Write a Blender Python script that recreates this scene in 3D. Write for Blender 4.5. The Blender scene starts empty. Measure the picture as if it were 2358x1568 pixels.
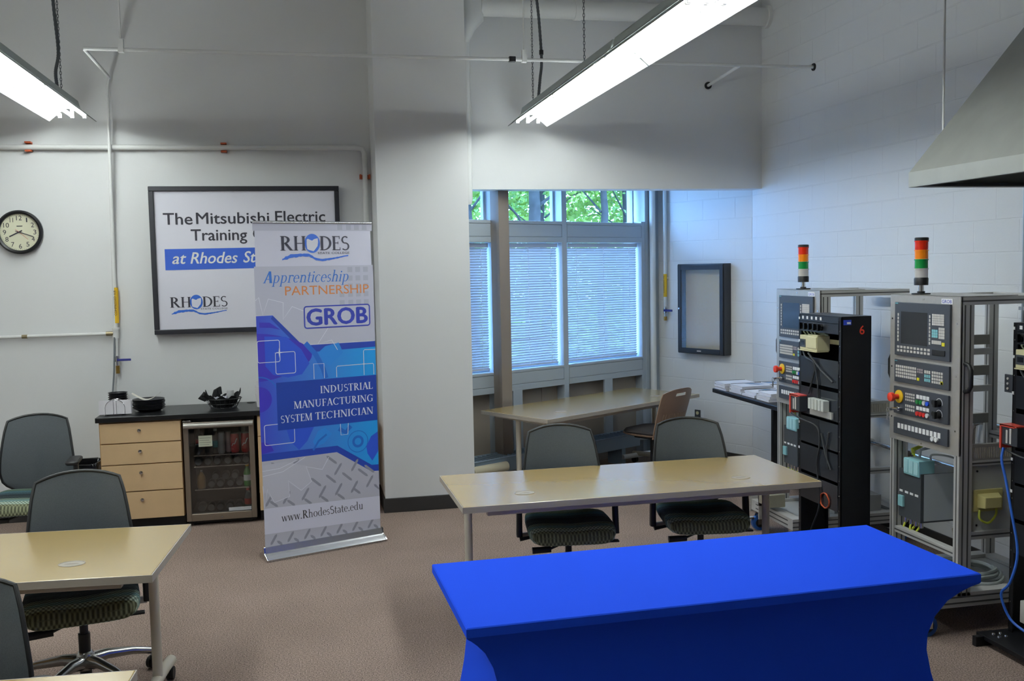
import bpy, math, random
from math import sin, cos, pi, radians
from mathutils import Vector, Matrix, Euler
random.seed(7)
SC = bpy.context.scene
COL = SC.collection

# ---------------------------------------------------------------- camera
CAM_H = 1.92
F_PX = 2240.0
yaw, pitch, roll = radians(11.95), radians(4.25), radians(-1.15)
fwd = Vector((sin(yaw), cos(yaw), 0)); rgt = Vector((cos(yaw), -sin(yaw), 0)); up = Vector((0, 0, 1))
f2 = fwd*cos(pitch) - up*sin(pitch); u2 = up*cos(pitch) + fwd*sin(pitch)
r3 = rgt*cos(roll) + u2*sin(roll); u3 = u2*cos(roll) - rgt*sin(roll)
cd = bpy.data.cameras.new('camera'); cam = bpy.data.objects.new('camera', cd); COL.objects.link(cam)
cd.sensor_width = 36.0; cd.sensor_fit = 'HORIZONTAL'; cd.lens = 36.0*F_PX/2358.0; cd.clip_start = .05; cd.clip_end = 200
mw = Matrix((r3, u3, -f2)).transposed().to_4x4(); mw.translation = Vector((0, 0, CAM_H)); cam.matrix_world = mw
SC.camera = cam

# ---------------------------------------------------------------- daylight, exposure
SKY_COLOR, SKY_STRENGTH = (0.24, 0.50, 1.0), 25.0
TUBE_STRENGTH = 42.0
EXPOSURE = 0.02
wd = bpy.data.worlds.new('overcast_sky'); SC.world = wd; wd.use_nodes = True
bg = wd.node_tree.nodes['Background']; bg.inputs[0].default_value = (*SKY_COLOR, 1); bg.inputs[1].default_value = SKY_STRENGTH
_n = wd.node_tree.nodes; _tc = _n.new('ShaderNodeTexCoord'); _sp = _n.new('ShaderNodeSeparateXYZ'); _mr = _n.new('ShaderNodeMapRange')   # overcast: brighter overhead than at the horizon
_mr.inputs['From Min'].default_value = 0.0; _mr.inputs['From Max'].default_value = 1.0; _mr.inputs['To Min'].default_value = SKY_STRENGTH*.55; _mr.inputs['To Max'].default_value = SKY_STRENGTH*1.7
wd.node_tree.links.new(_tc.outputs['Generated'], _sp.inputs[0]); wd.node_tree.links.new(_sp.outputs['Z'], _mr.inputs['Value']); wd.node_tree.links.new(_mr.outputs[0], bg.inputs[1])
SC.view_settings.view_transform = 'Standard'; SC.view_settings.look = 'None'
SC.view_settings.exposure = EXPOSURE; SC.view_settings.gamma = 1.0; SC.view_settings.use_curve_mapping = False
SC.cycles.use_denoising = True
SC.cycles.max_bounces = 10; SC.cycles.diffuse_bounces = 6; SC.cycles.transparent_max_bounces = 16; SC.cycles.sample_clamp_indirect = 8.0

# ---------------------------------------------------------------- materials
def lin(h):
    h = h.lstrip('#'); o = []
    for i in (0, 2, 4):
        c = int(h[i:i+2], 16)/255.0
        o.append(c/12.92 if c <= .04045 else ((c+.055)/1.055)**2.4)
    return tuple(o)
MATS = {}
def mat(name, col, rough=.5, metal=0.0, spec=.5, noise=0.0, nscale=40, bump=0.0, bscale=200, alpha=1.0, trans=0.0, coat=0.0, emit=0.0):
    if name in MATS: return MATS[name]
    if isinstance(col, str): col = lin(col)
    m = bpy.data.materials.new(name); m.use_nodes = True
    nt = m.node_tree; b = nt.nodes['Principled BSDF']
    b.inputs['Base Color'].default_value = (*col, 1); b.inputs['Roughness'].default_value = rough
    b.inputs['Metallic'].default_value = metal; b.inputs['Specular IOR Level'].default_value = spec
    b.inputs['Alpha'].default_value = alpha
    b.inputs['Transmission Weight'].default_value = trans; b.inputs['Coat Weight'].default_value = coat
    if emit:
        b.inputs['Emission Color'].default_value = (*col, 1); b.inputs['Emission Strength'].default_value = emit
    if noise or bump:
        tc = nt.nodes.new('ShaderNodeTexCoord')
    if noise:
        n = nt.nodes.new('ShaderNodeTexNoise'); n.inputs['Scale'].default_value = nscale; n.inputs['Detail'].default_value = 4
        r = nt.nodes.new('ShaderNodeMapRange'); r.inputs['From Min'].default_value = .3; r.inputs['From Max'].default_value = .7
        r.inputs['To Min'].default_value = 1-noise; r.inputs['To Max'].default_value = 1+noise
        mx = nt.nodes.new('ShaderNodeVectorMath'); mx.operation = 'SCALE'; mx.inputs[0].default_value = col
        nt.links.new(tc.outputs['Object'], n.inputs['Vector']); nt.links.new(n.outputs['Fac'], r.inputs['Value'])
        nt.links.new(r.outputs[0], mx.inputs['Scale']); nt.links.new(mx.outputs[0], b.inputs['Base Color'])
    if bump:
        n2 = nt.nodes.new('ShaderNodeTexNoise'); n2.inputs['Scale'].default_value = bscale; n2.inputs['Detail'].default_value = 3
        bp = nt.nodes.new('ShaderNodeBump'); bp.inputs['Strength'].default_value = bump; bp.inputs['Distance'].default_value = .004
        nt.links.new(tc.outputs['Object'], n2.inputs['Vector']); nt.links.new(n2.outputs['Fac'], bp.inputs['Height'])
        nt.links.new(bp.outputs[0], b.inputs['Normal'])
    MATS[name] = m
    return m

def carpet_mat():
    m = mat('carpet', (.3, .24, .215), .95, spec=.1, bump=.5, bscale=260)
    nt = m.node_tree; b = nt.nodes['Principled BSDF']; tc = nt.nodes.new('ShaderNodeTexCoord')
    n = nt.nodes.new('ShaderNodeTexNoise'); n.inputs['Scale'].default_value = 150; n.inputs['Detail'].default_value = 2
    cr = nt.nodes.new('ShaderNodeValToRGB'); e = cr.color_ramp.elements
    e[0].position = .34; e[0].color = (.115, .085, .07, 1); e[1].position = .66; e[1].color = (.35, .265, .222, 1)
    w = nt.nodes.new('ShaderNodeTexNoise'); w.inputs['Scale'].default_value = 1.6; w.inputs['Detail'].default_value = 5
    mr = nt.nodes.new('ShaderNodeMapRange'); mr.inputs['From Min'].default_value = .3; mr.inputs['From Max'].default_value = .7
    mr.inputs['To Min'].default_value = .9; mr.inputs['To Max'].default_value = 1.08
    mx = nt.nodes.new('ShaderNodeVectorMath'); mx.operation = 'SCALE'
    L = nt.links.new
    L(tc.outputs['Object'], n.inputs['Vector']); L(n.outputs['Fac'], cr.inputs[0]); L(tc.outputs['Object'], w.inputs['Vector'])
    L(w.outputs['Fac'], mr.inputs['Value']); L(cr.outputs[0], mx.inputs[0]); L(mr.outputs[0], mx.inputs['Scale']); L(mx.outputs[0], b.inputs['Base Color'])
    return m

def block_mat(name, axis):
    """painted concrete block: bricks laid along `axis` ('x' or 'y') of the object and its z"""
    m = mat(name, (.72, .735, .74), .55, spec=.35)
    nt = m.node_tree; b = nt.nodes['Principled BSDF']; L = nt.links.new
    tc = nt.nodes.new('ShaderNodeTexCoord'); sp = nt.nodes.new('ShaderNodeSeparateXYZ'); cb = nt.nodes.new('ShaderNodeCombineXYZ')
    L(tc.outputs['Object'], sp.inputs[0]); L(sp.outputs['X' if axis == 'x' else 'Y'], cb.inputs[0]); L(sp.outputs['Z'], cb.inputs[1])
    br = nt.nodes.new('ShaderNodeTexBrick'); br.offset = .5
    br.inputs['Scale'].default_value = 1.0; br.inputs['Brick Width'].default_value = .395; br.inputs['Row Height'].default_value = .1955
    br.inputs['Mortar Size'].default_value = .0055; br.inputs['Mortar Smooth'].default_value = .4
    br.inputs['Color1'].default_value = (1, 1, 1, 1); br.inputs['Color2'].default_value = (1, 1, 1, 1); br.inputs['Mortar'].default_value = (0, 0, 0, 1)
    L(cb.outputs[0], br.inputs['Vector'])
    n = nt.nodes.new('ShaderNodeTexNoise'); n.inputs['Scale'].default_value = 130; n.inputs['Detail'].default_value = 4
    L(tc.outputs['Object'], n.inputs['Vector'])
    ad = nt.nodes.new('ShaderNodeMath'); ad.operation = 'MULTIPLY_ADD'; ad.inputs[1].default_value = .12
    L(n.outputs['Fac'], ad.inputs[0]); L(br.outputs['Color'], ad.inputs[2])
    bp = nt.nodes.new('ShaderNodeBump'); bp.inputs['Strength'].default_value = .55; bp.inputs['Distance'].default_value = .006
    L(ad.outputs[0], bp.inputs['Height']); L(bp.outputs[0], b.inputs['Normal'])
    return m

def seat_mat():
    """woven upholstery: bands of teal, black, green and khaki with a waffle of dots"""
    m = mat('seat_weave', (.05, .06, .05), .9, spec=.15)
    nt = m.node_tree; b = nt.nodes['Principled BSDF']; L = nt.links.new
    tc = nt.nodes.new('ShaderNodeTexCoord'); sp = nt.nodes.new('ShaderNodeSeparateXYZ'); L(tc.outputs['Object'], sp.inputs[0])
    a = nt.nodes.new('ShaderNodeMath'); a.operation = 'MULTIPLY_ADD'; a.inputs[1].default_value = -.55   # y - .55*z wraps over the front edge
    L(sp.outputs['Z'], a.inputs[0]); L(sp.outputs['Y'], a.inputs[2])
    mr = nt.nodes.new('ShaderNodeMapRange'); mr.inputs['From Min'].default_value = -.56; mr.inputs['From Max'].default_value = 0.0
    L(a.outputs[0], mr.inputs['Value'])
    cr = nt.nodes.new('ShaderNodeValToRGB'); cr.color_ramp.interpolation = 'CONSTANT'
    bands = [(0, '#8a8969'), (.07, '#a5a482'), (.11, '#72765d'), (.16, '#93a394'), (.21, '#698784'), (.27, '#657469'), (.33, '#333c3f'), (.45, '#283135'), (.56, '#394b53'), (.66, '#43626b'), (.76, '#536557'), (.86, '#657469'), (.94, '#557079')]
    e = cr.color_ramp.elements
    e[0].position = 0; e[0].color = (*lin(bands[0][1]), 1); e[1].position = bands[1][0]; e[1].color = (*lin(bands[1][1]), 1)
    for p, c in bands[2:]:
        q = e.new(p); q.color = (*lin(c), 1)
    L(mr.outputs[0], cr.inputs[0])
    def wave(out, sc):
        w = nt.nodes.new('ShaderNodeMath'); w.operation = 'MULTIPLY'; w.inputs[1].default_value = sc; L(out, w.inputs[0])
        s = nt.nodes.new('ShaderNodeMath'); s.operation = 'SINE'; L(w.outputs[0], s.inputs[0]); return s.outputs[0]
    s1 = wave(sp.outputs['X'], 2*pi/.021); s2 = wave(a.outputs[0], 2*pi/.021)
    mul = nt.nodes.new('ShaderNodeMath'); mul.operation = 'MULTIPLY'; L(s1, mul.inputs[0]); L(s2, mul.inputs[1])
    r2 = nt.nodes.new('ShaderNodeMapRange'); r2.inputs['From Min'].default_value = -.5; r2.inputs['From Max'].default_value = .6
    r2.inputs['To Min'].default_value = .45; r2.inputs['To Max'].default_value = 1.35; L(mul.outputs[0], r2.inputs['Value'])
    vm = nt.nodes.new('ShaderNodeVectorMath'); vm.operation = 'SCALE'; L(cr.outputs[0], vm.inputs[0]); L(r2.outputs[0], vm.inputs['Scale'])
    L(vm.outputs[0], b.inputs['Base Color'])
    bp = nt.nodes.new('ShaderNodeBump'); bp.inputs['Strength'].default_value = .6; bp.inputs['Distance'].default_value = .004
    L(mul.outputs[0], bp.inputs['Height']); L(bp.outputs[0], b.inputs['Normal'])
    return m

def glass_mat(name, tint=(1, 1, 1), gloss=.08, rough=.02):
    m = bpy.data.materials.new(name); m.use_nodes = True; nt = m.node_tree; nt.nodes.clear()
    o = nt.nodes.new('ShaderNodeOutputMaterial'); t = nt.nodes.new('ShaderNodeBsdfTransparent'); t.inputs[0].default_value = (*tint, 1)
    g = nt.nodes.new('ShaderNodeBsdfGlossy'); g.inputs['Roughness'].default_value = rough
    x = nt.nodes.new('ShaderNodeMixShader'); x.inputs[0].default_value = gloss
    nt.links.new(t.outputs[0], x.inputs[1]); nt.links.new(g.outputs[0], x.inputs[2]); nt.links.new(x.outputs[0], o.inputs[0])
    MATS[name] = m; return m

def mesh_fabric():
    m = mat('chair_mesh', '#565c60', .8, spec=.2, noise=.12, nscale=300, alpha=.86)
    return m

def emit_mat(name, col, s):
    m = bpy.data.materials.new(name); m.use_nodes = True; nt = m.node_tree; nt.nodes.clear()
    o = nt.nodes.new('ShaderNodeOutputMaterial'); e = nt.nodes.new('ShaderNodeEmission')
    e.inputs[0].default_value = (*col, 1); e.inputs[1].default_value = s
    nt.links.new(e.outputs[0], o.inputs[0]); MATS[name] = m; return m

M_WALL = mat('wall_paint', (.73, .74, .735), .6, spec=.3, bump=.06, bscale=90)
M_BLOCKY = block_mat('block_wall_y', 'y'); M_BLOCKX = block_mat('block_wall_x', 'x')
M_DIM = mat('far_wall_paint', (.72, .72, .71), .8)
M_CEIL = mat('ceiling_paint', (.62, .63, .63), .9)
M_CARPET = carpet_mat()
M_RUBBER = mat('rubber_base', '#2c2a29', .6)
M_PIPE = mat('pipe_paint', (.71, .72, .7), .45)
M_STEEL = mat('brushed_steel', '#b4b1aa', .36, .5, noise=.05, nscale=25)
M_ALU = mat('aluminium', '#bab9b5', .42, .2)
M_ALU_D = mat('aluminium_groove', '#5d5c5a', .5, .5)
M_CHROME = mat('chrome', '#d8d8d8', .15, 1.0)
M_POL = mat('polished_aluminium', '#b9b9b7', .22, .95)
M_BLACK = mat('black_plastic', '#121315', .5)
M_BLACKM = mat('black_metal', '#17181b', .42, .2)
M_BLACKG = mat('black_glossy', '#0c0c0e', .18)
M_WHITE = mat('white_plastic', '#e6e6e4', .5)
M_CREAM = mat('cream_plastic', '#c9c39a', .5)
M_FRAME = mat('window_frame_paint', '#a6b0b8', .4)
M_LOWP = mat('lower_panel_paint', '#938a7f', .6)
M_BROWN = mat('column_brown_paint', '#80766d', .5)
M_BLIND = mat('blind_slat', '#bdbcc0', .45)
def slat_mat():
    m = M_BLIND; nt = m.node_tree; b = nt.nodes['Principled BSDF']; o = nt.nodes['Material Output']
    t = nt.nodes.new('ShaderNodeBsdfTranslucent'); t.inputs[0].default_value = (.8, .8, .8, 1); x = nt.nodes.new('ShaderNodeMixShader'); x.inputs[0].default_value = .26
    nt.links.new(b.outputs[0], x.inputs[1]); nt.links.new(t.outputs[0], x.inputs[2]); nt.links.new(x.outputs[0], o.inputs[0])
slat_mat()
M_GLASS = glass_mat('window_glass', (.97, .99, 1), .06)
M_TABLE = mat('table_laminate', '#b79c62', .27, spec=.8, coat=1.0, noise=.015, nscale=3)
M_TABLE.node_tree.nodes['Principled BSDF'].inputs['Coat Roughness'].default_value = .22
M_TEDGE = mat('table_edge', '#a59d90', .5)
M_TLEG = mat('table_leg_paint', '#bdb6a6', .45)
M_SEAT = seat_mat()
M_MESH = mesh_fabric()
M_MAPLE = mat('maple_laminate', '#dcbc90', .45, noise=.03, nscale=8)
M_COUNTER = mat('black_counter', '#131416', .3, noise=.1, nscale=90)
M_BLUE = mat('blue_spandex', (.018, .085, .80), .8, spec=.04, bump=.15, bscale=700)
M_TUBE = emit_mat('lamp_tube', (.93, 1.0, .985), TUBE_STRENGTH)
M_REFL = mat('reflector_white', (.88, .88, .87), .3)
M_HOUS = mat('fixture_paint', '#8c9491', .4)
M_RED = mat('red_plastic', '#c8231b', .35)
M_ORANGE = mat('orange_clip', '#b5532c', .5)
M_YELLOW = mat('yellow_label', '#e0b420', .5)
M_INK = mat('dark_ink', '#33323c', .7)
M_NAVY = mat('navy_ink', '#232a7c', .6)
M_PANEL = mat('panel_grey', '#3b3f46', .45)
M_KEY = mat('key_cap', '#c3bfb8', .55)
M_SCREEN = mat('screen_glass', '#1b1e24', .15)
M_TEAL = mat('teal_plastic', '#5aa0a6', .45)

# ---------------------------------------------------------------- mesh builder
class MB:
    def __init__(s): s.v = []; s.f = []
    def add(s, vs, fs):
        o = len(s.v); s.v += [tuple(p) for p in vs]; s.f += [tuple(i+o for i in q) for q in fs]; return s
    def box(s, x0, x1, y0, y1, z0, z1):
        vs = [(x, y, z) for x in (x0, x1) for y in (y0, y1) for z in (z0, z1)]
        return s.add(vs, [(0, 1, 3, 2), (4, 6, 7, 5), (0, 4, 5, 1), (2, 3, 7, 6), (0, 2, 6, 4), (1, 5, 7, 3)])
    def frame(s, p, q):
        d = (Vector(q)-Vector(p)); l = d.length; d.normalize()
        a = Vector((0, 0, 1)) if abs(d.z) < .9 else Vector((1, 0, 0))
        x = d.cross(a).normalized(); y = x.cross(d).normalized(); return x, y, d, l
    def bar(s, p, q, w, h):
        x, y, d, l = s.frame(p, q); p = Vector(p); q = Vector(q)
        c = [(-w/2, -h/2), (w/2, -h/2), (w/2, h/2), (-w/2, h/2)]
        return s.loft([[p+x*a+y*b for a, b in c], [q+x*a+y*b for a, b in c]])
    def loft(s, rings, cap=True, closed=True):
        n = len(rings[0]); vs = [p for r in rings for p in r]; fs = []
        for i in range(len(rings)-1):
            for j in range(n if closed else n-1):
                k = (j+1) % n; fs.append((i*n+j, i*n+k, (i+1)*n+k, (i+1)*n+j))
        if cap: fs.append(tuple(range(n-1, -1, -1))); fs.append(tuple((len(rings)-1)*n+j for j in range(n)))
        return s.add(vs, fs)
    def cyl(s, p, q, r, r2=None, n=20, cap=True):
        x, y, d, l = s.frame(p, q); p = Vector(p); q = Vector(q); r2 = r if r2 is None else r2
        cs = [(cos(2*pi*i/n), sin(2*pi*i/n)) for i in range(n)]
        return s.loft([[p+(x*a+y*b)*r for a, b in cs], [q+(x*a+y*b)*r2 for a, b in cs]], cap)
    def tube(s, pts, r, n=8, cap=True, soft=None):
        pts = [Vector(p) for p in pts]
        if soft is None: soft = 3 < len(pts) < 12 and not isinstance(r, (list, tuple)) and r < .0095 and not any((pts[i+1]-pts[i]).length > .35 for i in range(len(pts)-1))
        if soft:   # rounded run through the points
            Q = []
            for i in range(len(pts)-1):
                a, b, c, d = pts[max(i-1, 0)], pts[i], pts[i+1], pts[min(i+2, len(pts)-1)]
                for k in range(5):
                    u = k/5; Q.append(.5*((2*b)+(c-a)*u+(2*a-5*b+4*c-d)*u*u+(3*b-a-3*c+d)*u**3))
            pts = Q+[pts[-1]]
        rings = []; x = None
        for i, p in enumerate(pts):
            t = (pts[min(i+1, len(pts)-1)]-pts[max(i-1, 0)]).normalized()
            if x is None:
                a = Vector((0, 0, 1)) if abs(t.z) < .9 else Vector((1, 0, 0)); x = t.cross(a).normalized()
            else: x = (x-t*x.dot(t)).normalized()
            y = t.cross(x); rr = r[i] if isinstance(r, (list, tuple)) else r
            rings.append([p+(x*cos(2*pi*k/n)+y*sin(2*pi*k/n))*rr for k in range(n)])
        return s.loft(rings, cap)
    def ringtube(s, pts, r, n=8):
        pts = [Vector(p) for p in pts]; m = len(pts); rings = []; x = None
        for i, p in enumerate(pts):
            t = (pts[(i+1) % m]-pts[i-1]).normalized()
            if x is None:
                a = Vector((0, 0, 1)) if abs(t.z) < .9 else Vector((1, 0, 0)); x = t.cross(a).normalized()
            else: x = (x-t*x.dot(t)).normalized()
            y = t.cross(x); rings.append([p+(x*cos(2*pi*k/n)+y*sin(2*pi*k/n))*r for k in range(n)])
        o = len(s.v); s.v += [tuple(p) for q in rings for p in q]
        for i in range(m):
            for k in range(n): s.f.append((o+i*n+k, o+i*n+(k+1) % n, o+((i+1) % m)*n+(k+1) % n, o+((i+1) % m)*n+k))
        return s
    def lathe(s, prof, c=(0, 0, 0), n=28, axis='z'):
        rings = []
        for r, z in prof:
            ring = []
            for i in range(n):
                a, b = r*cos(2*pi*i/n), r*sin(2*pi*i/n)
                ring.append((c[0]+a, c[1]+b, c[2]+z) if axis == 'z' else ((c[0]+a, c[1]-z, c[2]+b) if axis == '-y' else (c[0]+z, c[1]+a, c[2]+b)))
            rings.append(ring)
        return s.loft(rings)
    def prism(s, poly, f, c0, c1):
        return s.loft([[f(a, b, c0) for a, b in poly], [f(a, b, c1) for a, b in poly]])
    def flat(s, poly, f):
        o = len(s.v); s.v += [tuple(f(a, b)) for a, b in poly]; s.f.append(tuple(range(o, o+len(poly)))); return s
    def strip(s, pts, w, f, closed=False):
        """flat ribbon of width w along 2D pts, mapped by f"""
        n = len(pts); L = []; R = []
        for i in range(n):
            if closed: a, b = pts[i-1], pts[(i+1) % n]
            else: a, b = pts[max(i-1, 0)], pts[min(i+1, n-1)]
            dx, dy = b[0]-a[0], b[1]-a[1]; l = math.hypot(dx, dy) or 1
            nx, ny = -dy/l*w/2, dx/l*w/2
            L.append((pts[i][0]+nx, pts[i][1]+ny)); R.append((pts[i][0]-nx, pts[i][1]-ny))
        o = len(s.v); s.v += [tuple(f(*p)) for p in L]+[tuple(f(*p)) for p in R]
        for i in range(n if closed else n-1):
            j = (i+1) % n; s.f.append((o+i, o+j, o+n+j, o+n+i))
        return s
    def build(s, name, m, parent=None, smooth=True, bevel=0, seg=2, loc=None, rot=0.0):
        me = bpy.data.meshes.new(name); me.from_pydata(s.v, [], s.f); me.materials.append(m)
        me.polygons.foreach_set('use_smooth', [smooth]*len(me.polygons)); me.update()
        if smooth: me.set_sharp_from_angle(angle=radians(38))
        o = bpy.data.objects.new(name, me); COL.objects.link(o)
        if parent is not None: o.parent = parent
        if loc is not None: o.location = loc; o.rotation_euler = (0, 0, rot)
        if bevel:
            b = o.modifiers.new('bevel', 'BEVEL'); b.width = bevel; b.segments = seg; b.limit_method = 'ANGLE'; b.angle_limit = radians(40)
            b.harden_normals = False
        return o

def tag(o, label, cat, group=None, kind=None):
    if label: o['label'] = label
    if cat: o['category'] = cat
    if group: o['group'] = group
    if kind: o['kind'] = kind
    return o
def thing(name, label, cat, loc, rot=0.0, group=None):
    o = bpy.data.objects.new(name, None); o.empty_display_size = .1; COL.objects.link(o)
    o.location = loc; o.rotation_euler = (0, 0, rot)
    return tag(o, label, cat, group)
def struct(o): o['kind'] = 'structure'; return o
def copy_tree(src, parent=None):
    c = src.copy(); COL.objects.link(c)
    if parent is not None: c.parent = parent; c.matrix_parent_inverse = src.matrix_parent_inverse.copy()
    for ch in list(src.children): copy_tree(ch, c)
    return c
def again(src, label, loc, rot=0.0):
    c = copy_tree(src); c.location = loc; c.rotation_euler = (0, 0, rot); c['label'] = label; return c
def B(x0, x1, y0, y1, z0, z1): return MB().box(x0, x1, y0, y1, z0, z1)

# lettering ------------------------------------------------------------------
def font_mesh(text, shear=0.0, offset=0.0, spacing=1.0):
    cu = bpy.data.curves.new('lettering', 'FONT'); cu.body = text; cu.shear = shear; cu.offset = offset; cu.space_character = spacing
    cu.resolution_u = 3; o = bpy.data.objects.new('lettering', cu); COL.objects.link(o)
    dg = bpy.context.evaluated_depsgraph_get(); me = bpy.data.meshes.new_from_object(o.evaluated_get(dg))
    vs = [tuple(v.co)[:2] for v in me.vertices]; fs = [tuple(p.vertices) for p in me.polygons]
    bpy.data.objects.remove(o); bpy.data.curves.remove(cu); bpy.data.meshes.remove(me)
    return vs, fs
_v, _f = font_mesh('H'); CAPH = max(p[1] for p in _v)
def letters(mb, text, x0, x1, y, cap, f, shear=0.0, offset=0.0, src=None):
    """set text from x0 to x1 (x1 None: natural width) on baseline y with capital height cap"""
    vs, fs = src if src else font_mesh(text, shear, 0.0)
    h = 1.0 if src else CAPH
    a = min(p[0] for p in vs); b = max(p[0] for p in vs); k = cap/h
    kx = (x1-x0)/(b-a) if x1 is not None else k
    for dx, dz in (((0, 0),) if offset <= 0 or src else ((-offset, 0), (offset, 0), (0, offset*.7), (0, -offset*.7))):
        lay = [0.0]*len(vs); cnt = 0 if src else len(mb.v) % 997 % 5
        if src:
            for fi, q in enumerate(fs):
                for i in q: lay[i] = (fi % 9)*3e-5
        o3 = Vector(f(x0, y)); nn = (Vector(f(x0+.1, y))-o3).cross(Vector(f(x0, y+.1))-o3).normalized()
        dd = 0.0 if src else 6e-5*(1+2*dx+5*dz if dx or dz else 0)/max(.001, offset)*0 + 4e-5*[(0, 0), (-offset, 0), (offset, 0), (0, offset*.7), (0, -offset*.7)].index((dx, dz))
        mb.add([Vector(f(x0+(p[0]-a)*kx+dx*k, y+p[1]*k+dz*k))+nn*(dd+lay[i]) for i, p in enumerate(vs)], fs)
    return mb

# a small serif face built from strokes: capital height 1
TH, TN = .155, .065
def serif(text, shear=0.0):
    V = []; Fc = []
    def poly(ps):
        o = len(V); V.extend(ps); Fc.append(tuple(range(o, o+len(ps))))
    X = [0.0]
    def ln(x0, y0, x1, y1, w):   # stroke with horizontal width w
        if abs(y1-y0) < 1e-6: poly([(X[0]+x0, y0-w/2), (X[0]+x1, y0-w/2), (X[0]+x1, y0+w/2), (X[0]+x0, y0+w/2)])
        else: poly([(X[0]+x0-w/2, y0), (X[0]+x0+w/2, y0), (X[0]+x1+w/2, y1), (X[0]+x1-w/2, y1)])
    def sf(x, y, hw=.14, t=.045): poly([(X[0]+x-hw, y), (X[0]+x+hw, y), (X[0]+x+hw, y+t), (X[0]+x-hw, y+t)])
    def rg(cx, cy, rx, ry, a0=0, a1=360, th=TH, tn=TN, n=20):
        P = [radians(a0+(a1-a0)*i/n) for i in range(n+1)]
        for p, q in zip(P, P[1:]):
            poly([(X[0]+cx+rx*cos(p), cy+ry*sin(p)), (X[0]+cx+rx*cos(q), cy+ry*sin(q)), (X[0]+cx+(rx-th)*cos(q), cy+(ry-tn)*sin(q)), (X[0]+cx+(rx-th)*cos(p), cy+(ry-tn)*sin(p))])
    def stem(x, h=1.0, top=True):
        ln(x, 0, x, h, TH); sf(x, 0)
        if top: sf(x, h-.045)
    def G(c):
        if c == 'I': stem(.2); return .4
        if c == 'N': ln(.14, 0, .14, 1, TN); ln(.16, 1, .72, 0, TH*1.15); ln(.74, 0, .74, 1, TN); sf(.14, 0); sf(.1, .955, .12); sf(.74, .955); return .9
        if c == 'D': stem(.2); rg(.3, .5, .52, .5, -90, 90); ln(.2, .9725, .32, .9725, .055); ln(.2, .0275, .32, .0275, .055); return .9
        if c == 'U': ln(.2, .35, .2, 1, TH); ln(.7, .35, .7, 1, TN); rg(.45, .37, .3, .38, 180, 360, .11, .07); sf(.2, .955); sf(.7, .955); return .9
        if c == 'S': rg(.3, .735, .24, .265, 40, 270, .1, .075); rg(.3, .27, .27, .285, -140, 90, .1, .075); return .6
        if c == 'T': stem(.35, 1, False); ln(.03, .97, .67, .97, .06); ln(.05, .78, .05, .97, .05); ln(.65, .78, .65, .97, .05); return .7
        if c == 'R': stem(.2); rg(.3, .74, .3, .26, -90, 90); ln(.2, .9725, .32, .9725, .055); ln(.2, .5, .32, .5, .05); ln(.36, .5, .68, 0, TH*1.1); sf(.7, 0, .1); return .78
        if c == 'A': ln(.12, 0, .38, 1, TN*1.1); ln(.4, 1, .68, 0, TH*1.1); ln(.2, .33, .58, .33, .05); sf(.12, 0, .11); sf(.68, 0, .13); return .78
        if c == 'L': stem(.2); ln(.2, .028, .6, .028, .055); ln(.6, .0, .6, .22, .05); return .66
        if c == 'M': ln(.14, 0, .16, 1, TN); ln(.18, 1, .5, 0, TH); ln(.5, 0, .82, 1, TN); ln(.86, 0, .86, 1, TH); sf(.14, 0, .11); sf(.12, .955, .1); sf(.86, 0); sf(.88, .955, .1); return 1.02
        if c in 'FE':
            stem(.2); ln(.2, .97, .58, .97, .055); ln(.2, .52, .48, .52, .05); ln(.58, .8, .58, 1, .045); ln(.48, .42, .48, .62, .04)
            if c == 'E': ln(.2, .028, .6, .028, .055); ln(.61, 0, .61, .2, .045)
            return .66
        if c in 'CG':
            rg(.48, .5, .42, .51, 45, 318, TH, TN); ln(.8, .7, .8, .98, .045)
            if c == 'G': ln(.74, .05, .74, .45, TH*.9); sf(.74, .42, .13)
            return .9
        if c == 'Y': ln(.36, 0, .36, .48, TH); ln(.1, 1, .36, .44, TH); ln(.62, 1, .38, .44, TN); sf(.36, 0); sf(.1, .955, .11); sf(.62, .955, .1); return .74
        if c == 'H': stem(.2); stem(.72); ln(.2, .5, .72, .5, .05); return .92
        if c == 'O': rg(.48, .5, .44, .515); return .96
        x = .64
        if c == 'w': ln(.08, x, .24, 0, .11); ln(.24, 0, .4, x, .05); ln(.4, x, .56, 0, .11); ln(.56, 0, .72, x, .05); sf(.08, x-.04, .1, .04); sf(.72, x-.04, .08, .04); return .8
        if c == '.': rg(.12, .07, .075, .075, 0, 360, .075, .075, 10); return .26
        if c == 'o': rg(.3, x/2, .27, x/2+.015, 0, 360, .11, .045); return .6
        if c == 'e': rg(.28, x/2, .25, x/2+.015, 0, 315, .1, .045); ln(.1, .36, .5, .36, .04); return .56
        if c == 'a': rg(.24, .17, .2, .18, 90, 330, .09, .05); rg(.24, .46, .19, .2, 0, 150, .1, .05); ln(.4, .06, .4, .5, .1); ln(.4, .04, .52, .04, .05); return .54
        if c == 'd': rg(.28, x/2, .24, x/2+.01, 60, 300, .1, .045); ln(.47, 0, .47, 1.03, .105); sf(.43, .99, .09, .04); sf(.52, 0, .07, .04); return .64
        if c == 'u': ln(.16, .16, .16, x, .1); ln(.48, 0, .48, x, .1); rg(.31, .2, .2, .21, 180, 340, .09, .06); sf(.12, x-.04, .08, .04); sf(.44, x-.04, .08, .04); sf(.53, 0, .06, .04); return .66
        if c in 'nh':
            ln(.16, 0, .16, 1.03 if c == 'h' else x, .1); ln(.5, 0, .5, x-.2, .1); rg(.33, x-.22, .22, .235, 0, 165, .1, .07); sf(.16, 0, .12, .04); sf(.5, 0, .12, .04); sf(.11, .99 if c == 'h' else x-.04, .08, .04); return .66
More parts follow.
